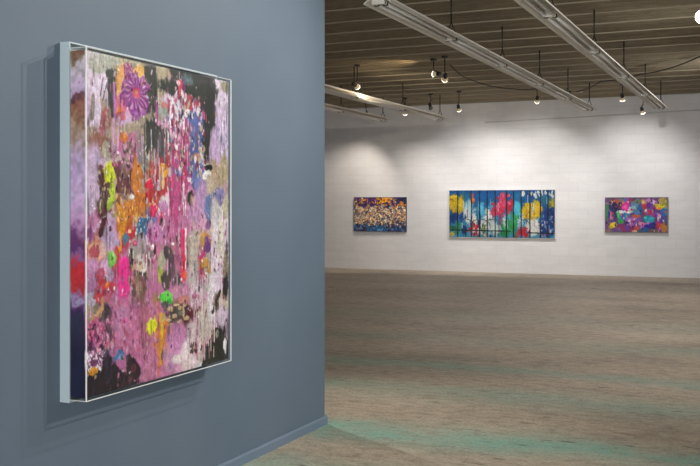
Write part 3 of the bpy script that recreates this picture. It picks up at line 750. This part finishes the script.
M = dict(
    blue=m_blue_wall(), base=m_blue_wall('baseboard_paint', 1.12), block=m_block_wall(), floor=m_floor(), ceil=m_ceiling(),
    rib=mat('ceiling_rib', rgb(146, 135, 114), .8), plain=mat('plain_wall', rgb(190, 188, 185), .8),
    box=mat('white_box_frame', rgb(158, 174, 180), .45), paint=m_paint('thick_paint', .42), paint2=m_paint('canvas_paint', .6),
    acr=m_acrylic('clear_acrylic'), edge=m_acrylic('polished_acrylic_edge', .95, .62), soft=m_acrylic('clear_acrylic_edge', .95, .34),
    white=mat('white_enamel', rgb(226, 221, 210), .45), tube=mat('fluorescent_tube', rgb(222, 221, 216), .3),
    dark=mat('dark_steel', rgb(34, 31, 28), .5, .4), black=mat('black_plastic', rgb(22, 21, 20), .5), cable=mat('cable_sheath', rgb(38, 34, 29), .6),
    lens=mat('lit_lens', rgb(255, 250, 240), .3, emit=(1, .93, .82, 1), estr=14), glow=mat('lit_bulb_glass', rgb(150, 130, 100), .25, emit=(1, .80, .5, 1), estr=.22),
    chrome=mat('chrome', rgb(200, 200, 200), .2, 1.0), fwhite=mat('pale_frame', rgb(214, 212, 208), .5), fbrown=mat('taupe_frame', rgb(120, 108, 98), .5), fdark=mat('dark_frame', rgb(60, 56, 66), .5),
    sleeve=mat('pale_cable_sleeve', rgb(160, 150, 130), .5),
)

# ------------------------------------------------------------------ room
XW = -2.845          # face of the blue-grey partition
YB = 21.14           # face of the back wall
ZC = 3.80            # ceiling
FRONT, RIGHT, LEFT = -7.0, 7.0, -15.0
struct(MB().box((LEFT - .2, FRONT, -.2), (RIGHT + .2, YB + .2, 0)).build('floor', M['floor']))
cb = MB(); cb.box((LEFT - .2, FRONT, ZC), (RIGHT + .2, YB + .2, ZC + .2), 0)
yy = -6.4
while yy < YB - .1:
    cb.box((LEFT, yy - .016, ZC - .016), (RIGHT, yy + .016, ZC + .01), 1)     # bulb-tee ribs between the deck panels
    yy += .70
struct(cb.build('ceiling', [M['ceil'], M['rib']]))
struct(MB().box((LEFT, YB, 0), (RIGHT, YB + .2, ZC)).build('wall_back', M['block']))
struct(MB().box((RIGHT, FRONT, 0), (RIGHT + .2, YB + .2, ZC)).build('wall_right', M['plain']))
struct(MB().box((LEFT - .2, FRONT, 0), (LEFT, YB + .2, ZC)).build('wall_far_left', M['plain']))
struct(MB().box((XW - .2, FRONT, 0), (XW, 6.03, ZC)).build('wall_left', M['blue']))
bb = MB()
prof = [(XW, 0), (XW + .016, 0), (XW + .016, .048), (XW + .008, .06), (XW, .06)]
bb.prism(prof, FRONT, 6.046)
bb.box((XW - .2, 6.03, 0), (XW, 6.046, .055))
struct(bb.build('baseboard_left', M['base']))

# ------------------------------------------------------------------ paintings
def vnoise(rs, shape, cells):
    """smooth random field in -1..1"""
    h, w = shape; cy, cx = cells
    g = rs.uniform(-1, 1, (int(cy) + 3, int(cx) + 3))
    y = np.linspace(0, cy, h)[:, None] * np.ones((1, w)); x = np.linspace(0, cx, w)[None, :] * np.ones((h, 1))
    yi = y.astype(int); xi = x.astype(int); fy = y - yi; fx = x - xi
    fy = fy * fy * (3 - 2 * fy); fx = fx * fx * (3 - 2 * fx)
    return (g[yi, xi] * (1 - fy) * (1 - fx) + g[yi, xi + 1] * (1 - fy) * fx + g[yi + 1, xi] * fy * (1 - fx) + g[yi + 1, xi + 1] * fy * fx)

class Paint:
    def __init__(self, w, h, nx, ny, seed):
        self.w, self.h, self.nx, self.ny = w, h, nx, ny
        self.rs = np.random.RandomState(seed)
        s = np.linspace(0, w, nx); t = np.linspace(0, h, ny)
        self.S, self.T = np.meshgrid(s, t)
        self.A = np.zeros((ny, nx, 3)); self.H = np.zeros((ny, nx))
        a = lambda c: vnoise(self.rs, (ny, nx), (c * h / w, c))
        self.n1 = .6 * a(9) + .4 * a(21); self.n2 = .6 * a(24) + .4 * a(52); self.n3 = .5 * a(70) + .5 * a(130); self.n4 = self.rs.uniform(-1, 1, (ny, nx))
        self.nv = .6 * vnoise(self.rs, (ny, nx), (14, 60)) + .6 * vnoise(self.rs, (ny, nx), (34, 150))
        self.wx = .5 * a(14) + .5 * a(40); self.wy = .5 * a(14) + .5 * a(40)
    def put(self, m, c, height=0.0):
        m = np.clip(m, 0, 1)[..., None]
        self.A = self.A * (1 - m) + np.asarray(c) * m
        self.H = self.H * (1 - m[..., 0] * .6) + height * m[..., 0]
    def win(self, s0, t0, s1, t1):
        j0 = max(0, int(t0 / self.h * self.ny) - 2); j1 = min(self.ny, int(t1 / self.h * self.ny) + 3)
        i0 = max(0, int(s0 / self.w * self.nx) - 2); i1 = min(self.nx, int(s1 / self.w * self.nx) + 3)
        return (slice(j0, j1), slice(i0, i1)) if j1 > j0 and i1 > i0 else None
    def local(self, wn, m, c, height=0.0):
        m = np.clip(m, 0, 1)[..., None]
        c = np.asarray(c)
        if c.ndim == 1:
            c = c * (1 + .10 * self.nv[wn][..., None] + .10 * self.n3[wn][..., None] + .04 * self.n4[wn][..., None] + .08 * self.n2[wn][..., None])
        self.A[wn] = self.A[wn] * (1 - m) + c * m
        self.H[wn] = self.H[wn] * (1 - m[..., 0] * .5) + height * m[..., 0]
    def blob(self, s, t, rs_, rt, c, rough=.35, soft=.2, ang=0):
        R = max(rs_, rt) * 1.9
        wn = self.win(s - R, t - R, s + R, t + R)
        if wn is None: return
        x = self.S[wn] - s; y = self.T[wn] - t
        if ang:
            a = math.radians(ang); x, y = x * math.cos(a) + y * math.sin(a), -x * math.sin(a) + y * math.cos(a)
        d = np.sqrt((x / rs_) ** 2 + (y / rt) ** 2)
        big = min(rs_, rt) > .03
        n = (.45 * self.n1[wn] + .6 * self.n2[wn] + .5 * self.n3[wn] + .8 * self.nv[wn]) if big else (.5 * self.n2[wn] + .75 * self.n3[wn] + .8 * self.nv[wn])
        d = d + rough * 1.08 * n
        self.local(wn, (1 - d) / max(soft, .05) + .5, hx(c), .004 if soft < .25 else .001)
    def line(self, s0, t0, s1, t1, r, c):
        wn = self.win(min(s0, s1) - 4 * r, min(t0, t1) - 4 * r, max(s0, s1) + 4 * r, max(t0, t1) + 4 * r)
        if wn is None: return
        dx, dy = s1 - s0, t1 - t0; L = dx * dx + dy * dy + 1e-9
        k = np.clip(((self.S[wn] - s0) * dx + (self.T[wn] - t0) * dy) / L, 0, 1)
        d = np.hypot(self.S[wn] - s0 - k * dx, self.T[wn] - t0 - k * dy) / r + .3 * self.n2[wn] + .3 * self.n3[wn]
        self.local(wn, (1.15 - d) / .35 + .3, hx(c), .003)
    def flower(self, s, t, rs_, rt, c0, c1, n):
        wn = self.win(s - rs_ * 1.2, t - rt * 1.2, s + rs_ * 1.2, t + rt * 1.2)
        x = (self.S[wn] - s) / rs_; y = (self.T[wn] - t) / rt
        d = np.hypot(x, y); a = np.arctan2(y, x) + .12 * self.n1[wn]
        d = d + .16 * self.n2[wn] + .10 * self.n3[wn]
        pet = np.sin(a * n + 5 * d + 2 * self.n2[wn]) * .5 + .5
        fade = np.clip((1.05 - d + .15 * np.sin(a * 11)) / .15, 0, 1)
        brk = np.clip(.5 + .9 * self.n3[wn] + .6 * self.n2[wn], 0, 1)
        col = hx(c0) + (hx(c1) - hx(c0)) * (np.clip((pet - .72) * 5, 0, 1) * np.clip(d * 2 - .5, 0, 1) * brk * .8)[..., None]
        dk = np.clip((.3 - pet) * 4, 0, 1) * np.clip(d * 2 - .2, 0, 1)
        col = col * (1 - .55 * dk[..., None]) + np.array([.25, .12, .35]) * (.55 * dk[..., None])
        self.local(wn, fade, col, .004)
    def poly(self, pts, c):
        inside = np.ones_like(self.S, dtype=bool)
        S = self.S + .012 * self.n2; T = self.T + .012 * self.n1
        acc = np.zeros_like(self.S, dtype=bool)
        for (x0, y0), (x1, y1) in zip(pts, pts[1:] + pts[:1]):
            cond = ((y0 > T) != (y1 > T)) & (S < (x1 - x0) * (T - y0) / (y1 - y0 + 1e-12) + x0)
            acc ^= cond
        self.put(acc.astype(float) * .97, hx(c), .002)
    def specks(self, s0, t0, s1, t1, n, r0, r1, cs):
        for i in range(n):
            s, t = self.rs.uniform(s0, s1), self.rs.uniform(t0, t1); r = self.rs.uniform(r0, r1)
            self.blob(s, t, r * self.rs.uniform(.6, 1.4), r * self.rs.uniform(.9, 2.6), cs[self.rs.randint(len(cs))], .75, .5, self.rs.uniform(-25, 25))
    def drips(self, s0, t0, s1, t1, n, l0, l1, r, cs):
        for i in range(n):
            s, t = self.rs.uniform(s0, s1), self.rs.uniform(t0, t1); l = self.rs.uniform(l0, l1)
            self.line(s, t, s + self.rs.uniform(-r, r), min(t + l, t1), r * self.rs.uniform(.6, 1.5), cs[self.rs.randint(len(cs))])
    def marks(self, L):
        f = {'b': self.blob, 's': self.line, 'k': self.specks, 'v': self.drips, 'f': self.flower}
        for m in L:
            if m[0] == 'q': self.poly(m[1], m[2])
            else: f[m[0]](*m[1:])
    def base_grid(self, rows, pal):
        ny, nx = len(rows), len(rows[0])
        g = np.array([[hx(pal[c]) for c in r] for r in rows])
        u = self.S / self.w * nx - .5 + .75 * self.wx + .35 * self.n3
        v = self.T / self.h * ny - .5 + .9 * self.wy + .5 * self.n3
        # streaked look: edges between cells stay fairly crisp
        u = np.clip(u, 0, nx - 1.001); v = np.clip(v, 0, ny - 1.001)
        ui, vi = u.astype(int), v.astype(int); fu, fv = u - ui, v - vi
        sh = lambda f: np.clip((f - .5) * 1.8 + .5, 0, 1)
        fu, fv = sh(fu)[..., None], sh(fv)[..., None]
        A = g[vi, ui] * (1 - fu) * (1 - fv) + g[vi, np.minimum(ui + 1, nx - 1)] * fu * (1 - fv) + g[np.minimum(vi + 1, ny - 1), ui] * (1 - fu) * fv + g[np.minimum(vi + 1, ny - 1), np.minimum(ui + 1, nx - 1)] * fu * fv
        self.A = A * (1 + .10 * self.n3[..., None] + .06 * self.n2[..., None])

def canvas_mesh(name, P, origin, ex, depth_vec, mats, parent, sides=None, relief=0.0, gain=1.0):
    """stretched canvas: a painted grid on the front and painted edges folded back round the stretcher.
    origin = top left corner of the front, ex = unit vector to the right, depth_vec = front to back"""
    ny, nx = P.ny, P.nx
    o = np.array(origin); ex = np.array(ex); dv = np.array(depth_vec); nrm = -dv / np.linalg.norm(dv)
    V = o + P.S[..., None] * ex + P.T[..., None] * np.array([0, 0, -1.0])
    edge = np.minimum(np.minimum(P.S, P.w - P.S), np.minimum(P.T, P.h - P.T))
    V = V + (P.H * relief * np.clip(edge / .01, 0, 1))[..., None] * nrm
    verts = [V.reshape(-1, 3)]; cols = [P.A.reshape(-1, 3)]
    idx = np.arange(ny * nx).reshape(ny, nx)
    faces = [np.stack([idx[:-1, :-1], idx[1:, :-1], idx[1:, 1:], idx[:-1, 1:]], -1).reshape(-1, 4)]
    off = ny * nx
    ks = 26
    def strip(ring_v, ring_c):
        nonlocal off
        n = len(ring_v); f = np.linspace(0, 1, ks)[:, None, None]
        sv = ring_v[None] + f * dv
        id2 = off + np.arange(ks * n).reshape(ks, n)
        verts.append(sv.reshape(-1, 3)); cols.append(ring_c.reshape(-1, 3)); off += ks * n
        faces.append(np.stack([id2[:-1, :-1], id2[:-1, 1:], id2[1:, 1:], id2[1:, :-1]], -1).reshape(-1, 4))
    rep = lambda c: np.repeat(c[None], ks, 0)
    if sides is not None:
        tt = np.linspace(0, P.h, ny); C0 = np.zeros((ks, ny, 3))
        kt = [a for a, b in sides]; kc = np.array([hx(b) for a, b in sides])
        nz = vnoise(P.rs, (ks, ny), (4, 45)); nz2 = vnoise(P.rs, (ks, ny), (10, 120))
        tw = tt[None] + .045 * nz + .02 * nz2
        for k in range(3): C0[..., k] = np.interp(tw, kt, kc[:, k])
        C0 *= (1 + .10 * nz2 + .06 * nz)[..., None]
        left_c = C0
    else:
        left_c = rep(P.A[:, 0])
    strip(V[:, 0], left_c)
    strip(V[::-1, -1], rep(P.A[::-1, -1])); strip(V[0, ::-1], rep(P.A[0, ::-1])); strip(V[-1, :], rep(P.A[-1, :]))
    bc = np.array([o, o + P.w * ex, o + P.w * ex - np.array([0, 0, P.h]), o - np.array([0, 0, P.h])]) + dv
    verts.append(bc); cols.append(np.full((4, 3), .7)); faces.append(np.array([[off, off + 1, off + 2, off + 3]]))
    verts = np.concatenate(verts); cols = np.concatenate(cols); faces = np.concatenate(faces)
    me = bpy.data.meshes.new(name)
    me.vertices.add(len(verts)); me.vertices.foreach_set('co', verts.astype(np.float32).ravel())
    me.loops.add(len(faces) * 4); me.loops.foreach_set('vertex_index', faces.astype(np.int32).ravel())
    me.polygons.add(len(faces)); me.polygons.foreach_set('loop_start', np.arange(0, len(faces) * 4, 4, dtype=np.int32))
    me.update(calc_edges=True); me.validate()
    at = me.attributes.new('paint', 'FLOAT_COLOR', 'POINT')
    L = np.ones((len(verts), 4), dtype=np.float32); L[:, :3] = lin(np.clip(cols, 0, 1)) * gain
    at.data.foreach_set('color', L.ravel())
    me.materials.append(mats)
    ob = bpy.data.objects.new(name, me); C.objects.link(ob); ob.parent = parent
    return ob

# --- the large mixed-media painting in its clear case on the partition
D_FR, D_CV, D_AC = .052, .128, .142
y0, y1 = 3.345, 4.547
big = thing('framed_painting', 'large pink and dark abstract painting in clear acrylic case on blue-grey wall', 'painting')
z0, z1 = .648, 2.206
w_ = .006
q4 = lambda x, m: [(x, y0 + m, z0 + m), (x, y1 - m, z0 + m), (x, y1 - m, z1 - m), (x, y0 + m, z1 - m)]
MB().ring(q4(XW, 0), q4(XW, w_), (D_FR, 0, 0)).build('box_frame', M['box'], big)
MB().box((XW, y0 + w_ + .0005, z0 + w_ + .0005), (XW + .013, y1 - w_ - .0005, z1 - w_ - .0005)).build('backing_board', M['box'], big)
P = Paint(1.188, 1.494, 340, 430, 11)
P.base_grid(PAINT_BASE, PAINT_PALETTE)
P.drips(0, 0, 1.188, 1.4, 260, .04, .16, .0022, ['c9a6c6', '8c5a78', 'd8c0d0', '5c3c4c', 'b878a0', 'a08a94'])
P.marks(PAINT_MARKS)
P.specks(.03, .03, 1.16, 1.46, 260, .0022, .006, ['c8b4c0', '3a3034', 'b87098', 'a0507c', 'b8a498', '6c4458', 'a88474', '8c6c80'])
_m = np.clip(P.nv - .42, 0, 1)[..., None] * .9
P.A = P.A * (1 - _m) + (P.A * .45 + .5 * np.array([.72, .55, .68])) * _m
_m = np.clip(-P.nv - .48, 0, 1)[..., None] * .9
P.A = P.A * (1 - _m) + P.A * .35 * _m
P.A *= (1 + .05 * P.n4 + .06 * P.n3)[..., None]
P.A = P.A * .86 + P.A.mean(-1, keepdims=True) * .12
cv = canvas_mesh('canvas', P, (XW + D_CV, y0 + .007, 2.166), (0, 1, 0), (-(D_CV - .014), 0, 0), M['paint'], big, sides=PAINT_SIDE, relief=.9)
cv['label'] = 'thickly painted canvas with pink, lilac and orange splashes'
case = MB()
t_ = .004; a0, a1 = .660, 2.178; xa, xb = XW + D_FR, XW + D_AC
case.box((xb - t_, y0, a0), (xb, y1, a1))
case.build('acrylic_front', M['acr'], big)
for nm, lo, hi in (('acrylic_side', (xa - .03, y0 + .0005, a0), (xb - t_, y0 + .0035, a1)), ('acrylic_side', (xa - .03, y1 - .0035, a0), (xb - t_, y1 - .0005, a1)),
                   ('acrylic_top', (xa, y0 + .004, a1 - .003), (xb - t_, y1 - .004, a1)), ('acrylic_bottom', (xa, y0 + .004, a0), (xb - t_, y1 - .004, a0 + .003))):
    if nm == 'acrylic_side': lo = (xa + .0005,) + lo[1:]
    s_ = MB().box(lo, hi).build(nm, M['acr'], big)
e = .004
bars = [((xb - e, y, a0), (xb + .0008, y + e, a1)) for y in (y0 - .0006, y1 - e + .0006)]
for z in (a0 - .0006, a1 - e + .0006):
    bars.append(((xb - e, y0 + e, z), (xb + .0008, y1 - e, z + e)))
    bars += [((xa + .001, y, z), (xb - e, y + .004, z + .004)) for y in (y0 - .0006, y1 - .004 + .0006)]
for k_, (lo, hi) in enumerate(bars):
    MB().box(lo, hi).build('acrylic_edge', M['edge'] if k_ in (0, 1, 2) else M['soft'], big)['label'] = 'bright polished edge of the acrylic case'

# --- three paintings on the back wall
def hung(label, x0, x1, zt, zb, P, fm, fw, depth, gain=1.0):
    r = thing('wall_painting', label, 'painting', ((x0 + x1) / 2, YB, zb), 'paintings on the white back wall')
    yb = YB; d = depth
    q = lambda m: [(x0 + m, yb, zb + m), (x1 - m, yb, zb + m), (x1 - m, yb, zt - m), (x0 + m, yb, zt - m)]
    fo = MB().ring(q(0), q(fw), (0, -d, 0)).build('frame', fm, r); fo.location = -r.location
    co_ = canvas_mesh('canvas', P, (x0 + fw, yb - d - .006, zt - fw), (1, 0, 0), (0, d + .004, 0), M['paint2'], r, gain=gain); co_.location = -r.location
    return r

# small mosaic-like painting on the left
P = Paint(1.30, .79, 200, 124, 3)
pts = []; pc = []
top = ['d88c28', '5c3478', 'e8a030', '3c2c5c', 'c8b0a0', '8c5c80', '2c2c58', 'e09c48', '58348c', 'c07030']
midc = ['e4c898', 'd8b080', 'c8b8a8', 'ecd4a8', 'e09858', '8c7c88', 'd8c0a0', '5c5468', 'e8b070', 'a8a0a0']
low = ['283868', '1c2848', '3c78b0', '2c5c98', '342c50', '788098', '4c4060', '50688c']
rs = np.random.RandomState(5)
for i in range(900):
    s, t = rs.uniform(0, 1.30), rs.uniform(0, .79); q = t / .79 + rs.uniform(-.06, .06)
    pool = top if q < .26 else (midc if q < .80 else low)
    if q < .26 and s > 1.08: pool = ['1c2c58', '243c6c', '1c2040'] if q < .17 else ['e88c28', 'f09c30', 'd87c28']
    if q < .22 and .62 < s < .84: pool = ['e89c24', 'f0a828', 'd88820', '6c3c2c']
    if q < .22 and .30 < s < .56: pool = ['5c3488', '4c2c70', '341c50', 'd08830']
    if q > .84 and .35 < s < .80: pool = ['2c74b0', '3c84b8', '1c5c98', '5c90b8']
    pts.append((s, t)); pc.append(hx(pool[rs.randint(len(pool))]))
pts = np.array(pts); pc = np.array(pc)
d1 = np.full(P.S.shape, 9.0); d2 = np.full(P.S.shape, 9.0); ci = np.zeros(P.S.shape, dtype=int)
for i, (s, t) in enumerate(pts):
    d = np.hypot(P.S - s + .006 * P.n3, P.T - t)
    c = d < d1
    d2 = np.where(c, d1, np.minimum(d2, d)); ci = np.where(c, i, ci); d1 = np.where(c, d, d1)
P.A = pc[ci] * (1 + .08 * P.n3[..., None])
P.put(np.clip(1.3 - (d2 - d1) / .009, 0, 1) * .8 * (P.n2 > -.35), hx('2c2436'))
hung('small orange, cream and navy mosaic-like painting, left on the white wall', -9.19, -7.87, 1.690, .885, P, M['fdark'], .008, .05, 1.15)
# wide painting in the middle
P = Paint(2.38, 1.055, 320, 142, 4)
g = np.clip(P.T / 1.055 * 1.15 - .1 + .12 * P.n1, 0, 1)[..., None]
P.A = hx('085090') * (1 - g) + hx('4090b0') * g
P.A *= (1 + .15 * P.n2 + .1 * P.n3)[..., None]
P.marks(FENCE_MARKS)
hung('wide blue painting of yellow and red blooms behind dark drips on white wall', -6.835, -4.415, 1.850, .770, P, M['fwhite'], .014, .055, .66)
# colourful painting on the right
P = Paint(1.25, .72, 200, 116, 6)
P.A = hx('5c4070') * (1 + .35 * P.n1[..., None]) * (1 + .2 * P.n2[..., None])
P.marks(COLLAGE_MARKS)
hung('small multicolour painting of purple, pink and teal strokes, right on the white wall', -3.365, -2.09, 1.670, .925, P, M['fbrown'], .012, .06, .85)

# ------------------------------------------------------------------ fluorescent rows
ZF = 3.28
def fixture(label, xc, ya, yb_, nseg, half=.128):
    r = thing('fluorescent_fixture', label, 'ceiling light', (xc, ya, ZF), 'rows of unlit fluorescent fixtures')
    L = (yb_ - ya) / nseg
    for k in range(nseg):
        a, b = k * L, (k + 1) * L - .012
        m = MB()                                               # folded steel reflector: two wings and a raised channel
        th = .006
        out = [(-half, .0), (-half, .014), (-.045, .066), (-.045, .095), (.045, .095), (.045, .066), (half, .014), (half, .0)]
        inn = [(half - th, .0), (half - th, .010), (.040, .059), (-.040, .059), (-half + th, .010), (-half + th, .0)]
        m.prism(out + inn, a, b)
        m.build('reflector', M['white'], r)
        for sx in (-.042, .042):
            tb = MB().rod((sx, a + .045, .018), (sx, b - .045, .018), .017, 12).build('tube', M['tube'], r)
            for ya_, yb2 in ((a + .0445, a + .07), (b - .07, b - .0445)):
                MB().rod((sx, ya_, .018), (sx, yb2, .018), .0177, 12).build('tube_cap', M['chrome'], tb)
        for yy in (a + .02, b - .045):
            MB().box((-.06, yy, -.002), (.06, yy + .024, .058), 0, .004).build('lamp_holder', M['white'], r)
    for k in range(nseg + 1):
        y = min(max(k * L, .10), nseg * L - .10)
        h = ZC - ZF
        MB().rod((0, y, .20), (0, y, h), .009, 8).build('hanger_rod', M['dark'], r)
        for sx in (-1, 1):
            MB().tube([(sx * .045, y, .092), (sx * .025, y, .14), (0, y, .205)], .006, 6).build('hanger_wire', M['dark'], r)
            MB().box((sx * .042 - .021, y - .012, -.003), (sx * .042 + .021, y + .012, .03), 0, .003).build('tube_clip', M['dark'], r)
        MB().box((-.05, y - .014, .094), (.05, y + .014, .106), 0, .003).build('joint_bracket', M['dark'], r)
    return r
fixture('long unlit fluorescent row nearest the right, ending above the right-hand painting', -1.975, 6.8, 18.8, 5)
fixture('long unlit fluorescent row whose near end shows beside the blue-grey wall', -3.24, 7.95, 18.6, 5)
fixture('fluorescent row above the left painting, its near part hidden by the blue-grey wall', -6.45, 7.95, 19.4, 5)
fixture('shortest visible fluorescent row, low at the left edge of the white wall', -7.65, 7.95, 19.2, 5)

# ------------------------------------------------------------------ spotlights
def spot(label, pos, aim, power, lit=True, size=1.0, color=(1, .93, .84), cone=84, blend=.9):
    p = Vector(pos); d = (Vector(aim) - p).normalized()
    r = thing('spotlight', label, 'spotlight', (p.x, p.y, ZC), 'spotlights under the ceiling')
    o = Vector((p.x, p.y, ZC)); q = p - o
    MB().lathe([(-.03, .045), (-.006, .055), (0, .055)], (0, 0, 0), (0, 0, 1), 20).build('mounting_plate', M['black'], r)
    sock = q - d * .17 * size
    MB().tube([(0, 0, -.02), (0, 0, sock.z * .5), (0, 0, sock.z + .06), (sock.x * .5, sock.y * .5, sock.z + .04), tuple(sock)], .009, 8).build('stem', M['dark'], r)
    MB().lathe([(-.01, .012), (0, .030), (.085 * size, .036), (.092 * size, .030)], sock, d, 20).build('socket', M['black'], r)
    bl = MB().lathe([(.09 * size, .026), (.105 * size, .034 * size), (.14 * size, .052 * size), (.17 * size, .062 * size), (.176 * size, .060 * size)], sock, d, 24).build('bulb', M['glow'] if lit else M['chrome'], r)
    MB().lathe([(.172 * size, .0622 * size), (.1765 * size, .061 * size), (.184 * size, .04 * size), (.187 * size, .006)], sock, d, 24).build('lens', M['lens'] if lit else M['chrome'], bl)
    if lit and power:
        L = bpy.data.lights.new('spot_lamp', 'SPOT'); L.energy = power; L.color = color; L.spot_size = math.radians(cone); L.spot_blend = blend; L.shadow_soft_size = .014
        lo = bpy.data.objects.new('spot_lamp', L); C.objects.link(lo)
        lo.parent = r; lo.location = q + d * (.19 * size - .17 * size + .03)
        lo.rotation_euler = d.to_track_quat('-Z', 'Y').to_euler()
    return r
def lamp(pos, aim, power, color=(1, .96, .9), cone=60, blend=.9):
    L = bpy.data.lights.new('unseen_lamp', 'SPOT'); L.energy = power; L.color = color; L.spot_size = math.radians(cone); L.spot_blend = blend; L.shadow_soft_size = .014
    lo = bpy.data.objects.new('unseen_lamp', L); C.objects.link(lo); lo.location = pos
    lo.rotation_euler = (Vector(aim) - Vector(pos)).to_track_quat('-Z', 'Y').to_euler()
W_ = (1, .975, .955)
spot('lit spotlight right of the right-hand long row, above the right-hand painting', (-2.69, 18.9, 3.50), (-2.75, 21.1, 1.6), 190, color=W_, size=.78)
spot('lit spotlight tucked under the second long row, above the wide painting', (-4.32, 18.9, 3.53), (-5.0, 21.1, 1.6), 190, color=W_, size=.78)
spot('lit spotlight near the far end of the third row, above the wide painting', (-5.88, 18.8, 3.42), (-6.2, 21.1, 1.6), 190, color=W_, size=.78)
spot('small lit spotlight by the end of the right-hand row, close to the white wall', (-2.45, 20.0, 3.33), (-1.8, 21.1, .9), 18, color=W_, size=.7)
spot('small lit spotlight just below the third row, above the left painting', (-7.30, 19.5, 3.45), (-7.6, 21.1, 1.2), 100, color=(1, .93, .84), size=.72)
spot('small lit spotlight on the shortest row at the left', (-8.42, 20.0, 3.48), (-9.4, 21.1, 1.2), 130, color=(1, .9, .78), size=.72)
spot('glowing warm spotlight above the third row beside the blue-grey wall', (-6.30, 14.6, 3.44), (-5.4, 21.1, 1.7), 90, color=(1, .86, .66), size=.82)
spot('glowing warm spotlight, lower of the pair in the middle of the ceiling', (-4.70, 14.3, 3.44), (-7.5, 20.8, .4), 90, color=(1, .88, .70), size=.82)
spot('tilted spotlight, upper left of the pair in the middle of the ceiling', (-4.95, 14.5, 3.56), (-9.5, 15.4, 3.70), 45, color=(1, .74, .45), size=.75)
spot('unlit black spotlight above the far end of the third row', (-6.55, 19.0, 3.50), (-6.7, 20.6, 2.2), 0, lit=False, size=.8)
spot('large bright spotlight cut off by the right edge of the picture', (-.70, 10.4, 3.40), (-2.85, 4.0, 1.5), 40, color=(1, .97, .92), size=1.1, cone=50)
lamp((-.75, 6.6, 3.5), (-2.845, 3.95, 1.45), 240, color=(1, .96, .9), cone=80)
lamp((-7.0, 8.65, 3.35), (-.4, 5.4, 0), 700, color=(1, .97, .92), cone=50)
lamp((.4, 12.0, 3.4), (-3.5, 12.5, 0), 330, color=(1, .98, .96), cone=140, blend=1)  # added wash lamp out of view, brightens the middle of the floor
lamp((.2, 16.5, 3.4), (-6.0, 16.5, 0), 330, color=(1, .98, .96), cone=140, blend=1)  # second added wash, for the floor towards the back wall
lamp((.9, 8.6, 3.4), (-2.6, 9.6, 0), 240, color=(1, .98, .96), cone=120, blend=1)  # third added wash, evens out the floor near the partition end
lamp((.9, 5.9, 3.6), (-2.845, 4.1, 1.4), 500, color=(1, .96, .9), cone=95)  # added lamp, set to give the case its shorter, darker shadow


# ------------------------------------------------------------------ cables
def sag(pts, k=8):
    out = []
    for a, b in zip(pts, pts[1:]):
        a, b = Vector(a), Vector(b)
        for i in range(k):
            f = i / k; p = a.lerp(b, f); p.z -= .10 * (b - a).length * f * (1 - f)
            out.append(tuple(p))
    out.append(tuple(pts[-1])); return out
c1 = sag([(-4.0, 18.15, 3.775), (-3.66, 19.2, 3.72), (-2.93, 17.9, 3.74), (-2.15, 17.3, 3.755), (-1.1, 15.82, 3.785)])
cb1 = MB().tube(c1, .011).build('ceiling_cable', M['cable']); tag(cb1, 'dark cable sagging under the ceiling between the two long fluorescent rows', 'cable')
MB().tube([(-3.70, 19.12, 3.712), (-3.58, 19.08, 3.704), (-3.46, 18.93, 3.694)], .024, 10).build('cable_sleeve', M['sleeve'], cb1)
c2 = sag([(-4.9, 15.2, 3.79), (-5.0, 16.6, 3.73), (-4.55, 18.1, 3.70), (-4.35, 18.9, 3.79)])
tag(MB().tube(c2, .010).build('ceiling_cable', M['cable']), 'thin dark cable drooping under the ceiling left of the second long fluorescent row', 'cable')
struct(MB().tube([(x, YB - .013, 3.385 + (x + 4.6) * .022) for x in np.linspace(-6.0, 6.8, 30)], .012).build('conduit_1', M['plain']))  # thin conduit pipe running along the upper back wall

# ------------------------------------------------------------------ ambient world light and added fill
w = bpy.data.worlds.new('world'); bpy.context.scene.world = w; w.use_nodes = True
bg = w.node_tree.nodes['Background']; bg.inputs[0].default_value = (.93, .97, 1, 1); bg.inputs[1].default_value = 2.3
def area(name, loc, aim, sx, sy, power, color=(1, 1, 1)):
    L = bpy.data.lights.new(name, 'AREA'); L.shape = 'RECTANGLE'; L.size = sx; L.size_y = sy; L.energy = power; L.color = color
    o = bpy.data.objects.new(name, L); C.objects.link(o); o.location = loc
    o.rotation_euler = (Vector(aim) - Vector(loc)).to_track_quat('-Z', 'Y').to_euler()
    return o
area('fill_light_right', (6.8, 5, 2.0), (-3, 6, .6), 11, 3.0, 220, (.95, .98, 1))  # added fill panel, no window here; lifts the partition and floor
area('fill_light_behind', (1.5, -6.5, 2.2), (1, 8, 1.2), 8, 3.0, 800, (.97, .98, 1))  # unseen fill added behind the camera, lights the room from the front


# ------------------------------------------------------------------ camera
cam = bpy.data.cameras.new('camera'); co = bpy.data.objects.new('camera', cam); C.objects.link(co)
co.location = (0, 0, 1.5); co.rotation_euler = (math.pi / 2, 0, math.atan2(428, 972))
cam.sensor_width = 36; cam.lens = 972 / 700 * 36; cam.shift_y = -(233 - 205.3) / 700; cam.clip_end = 200
bpy.context.scene.camera = co
sc = bpy.context.scene
sc.view_settings.view_transform = 'Standard'; sc.view_settings.look = 'None'; sc.view_settings.exposure = 0; sc.view_settings.gamma = 1
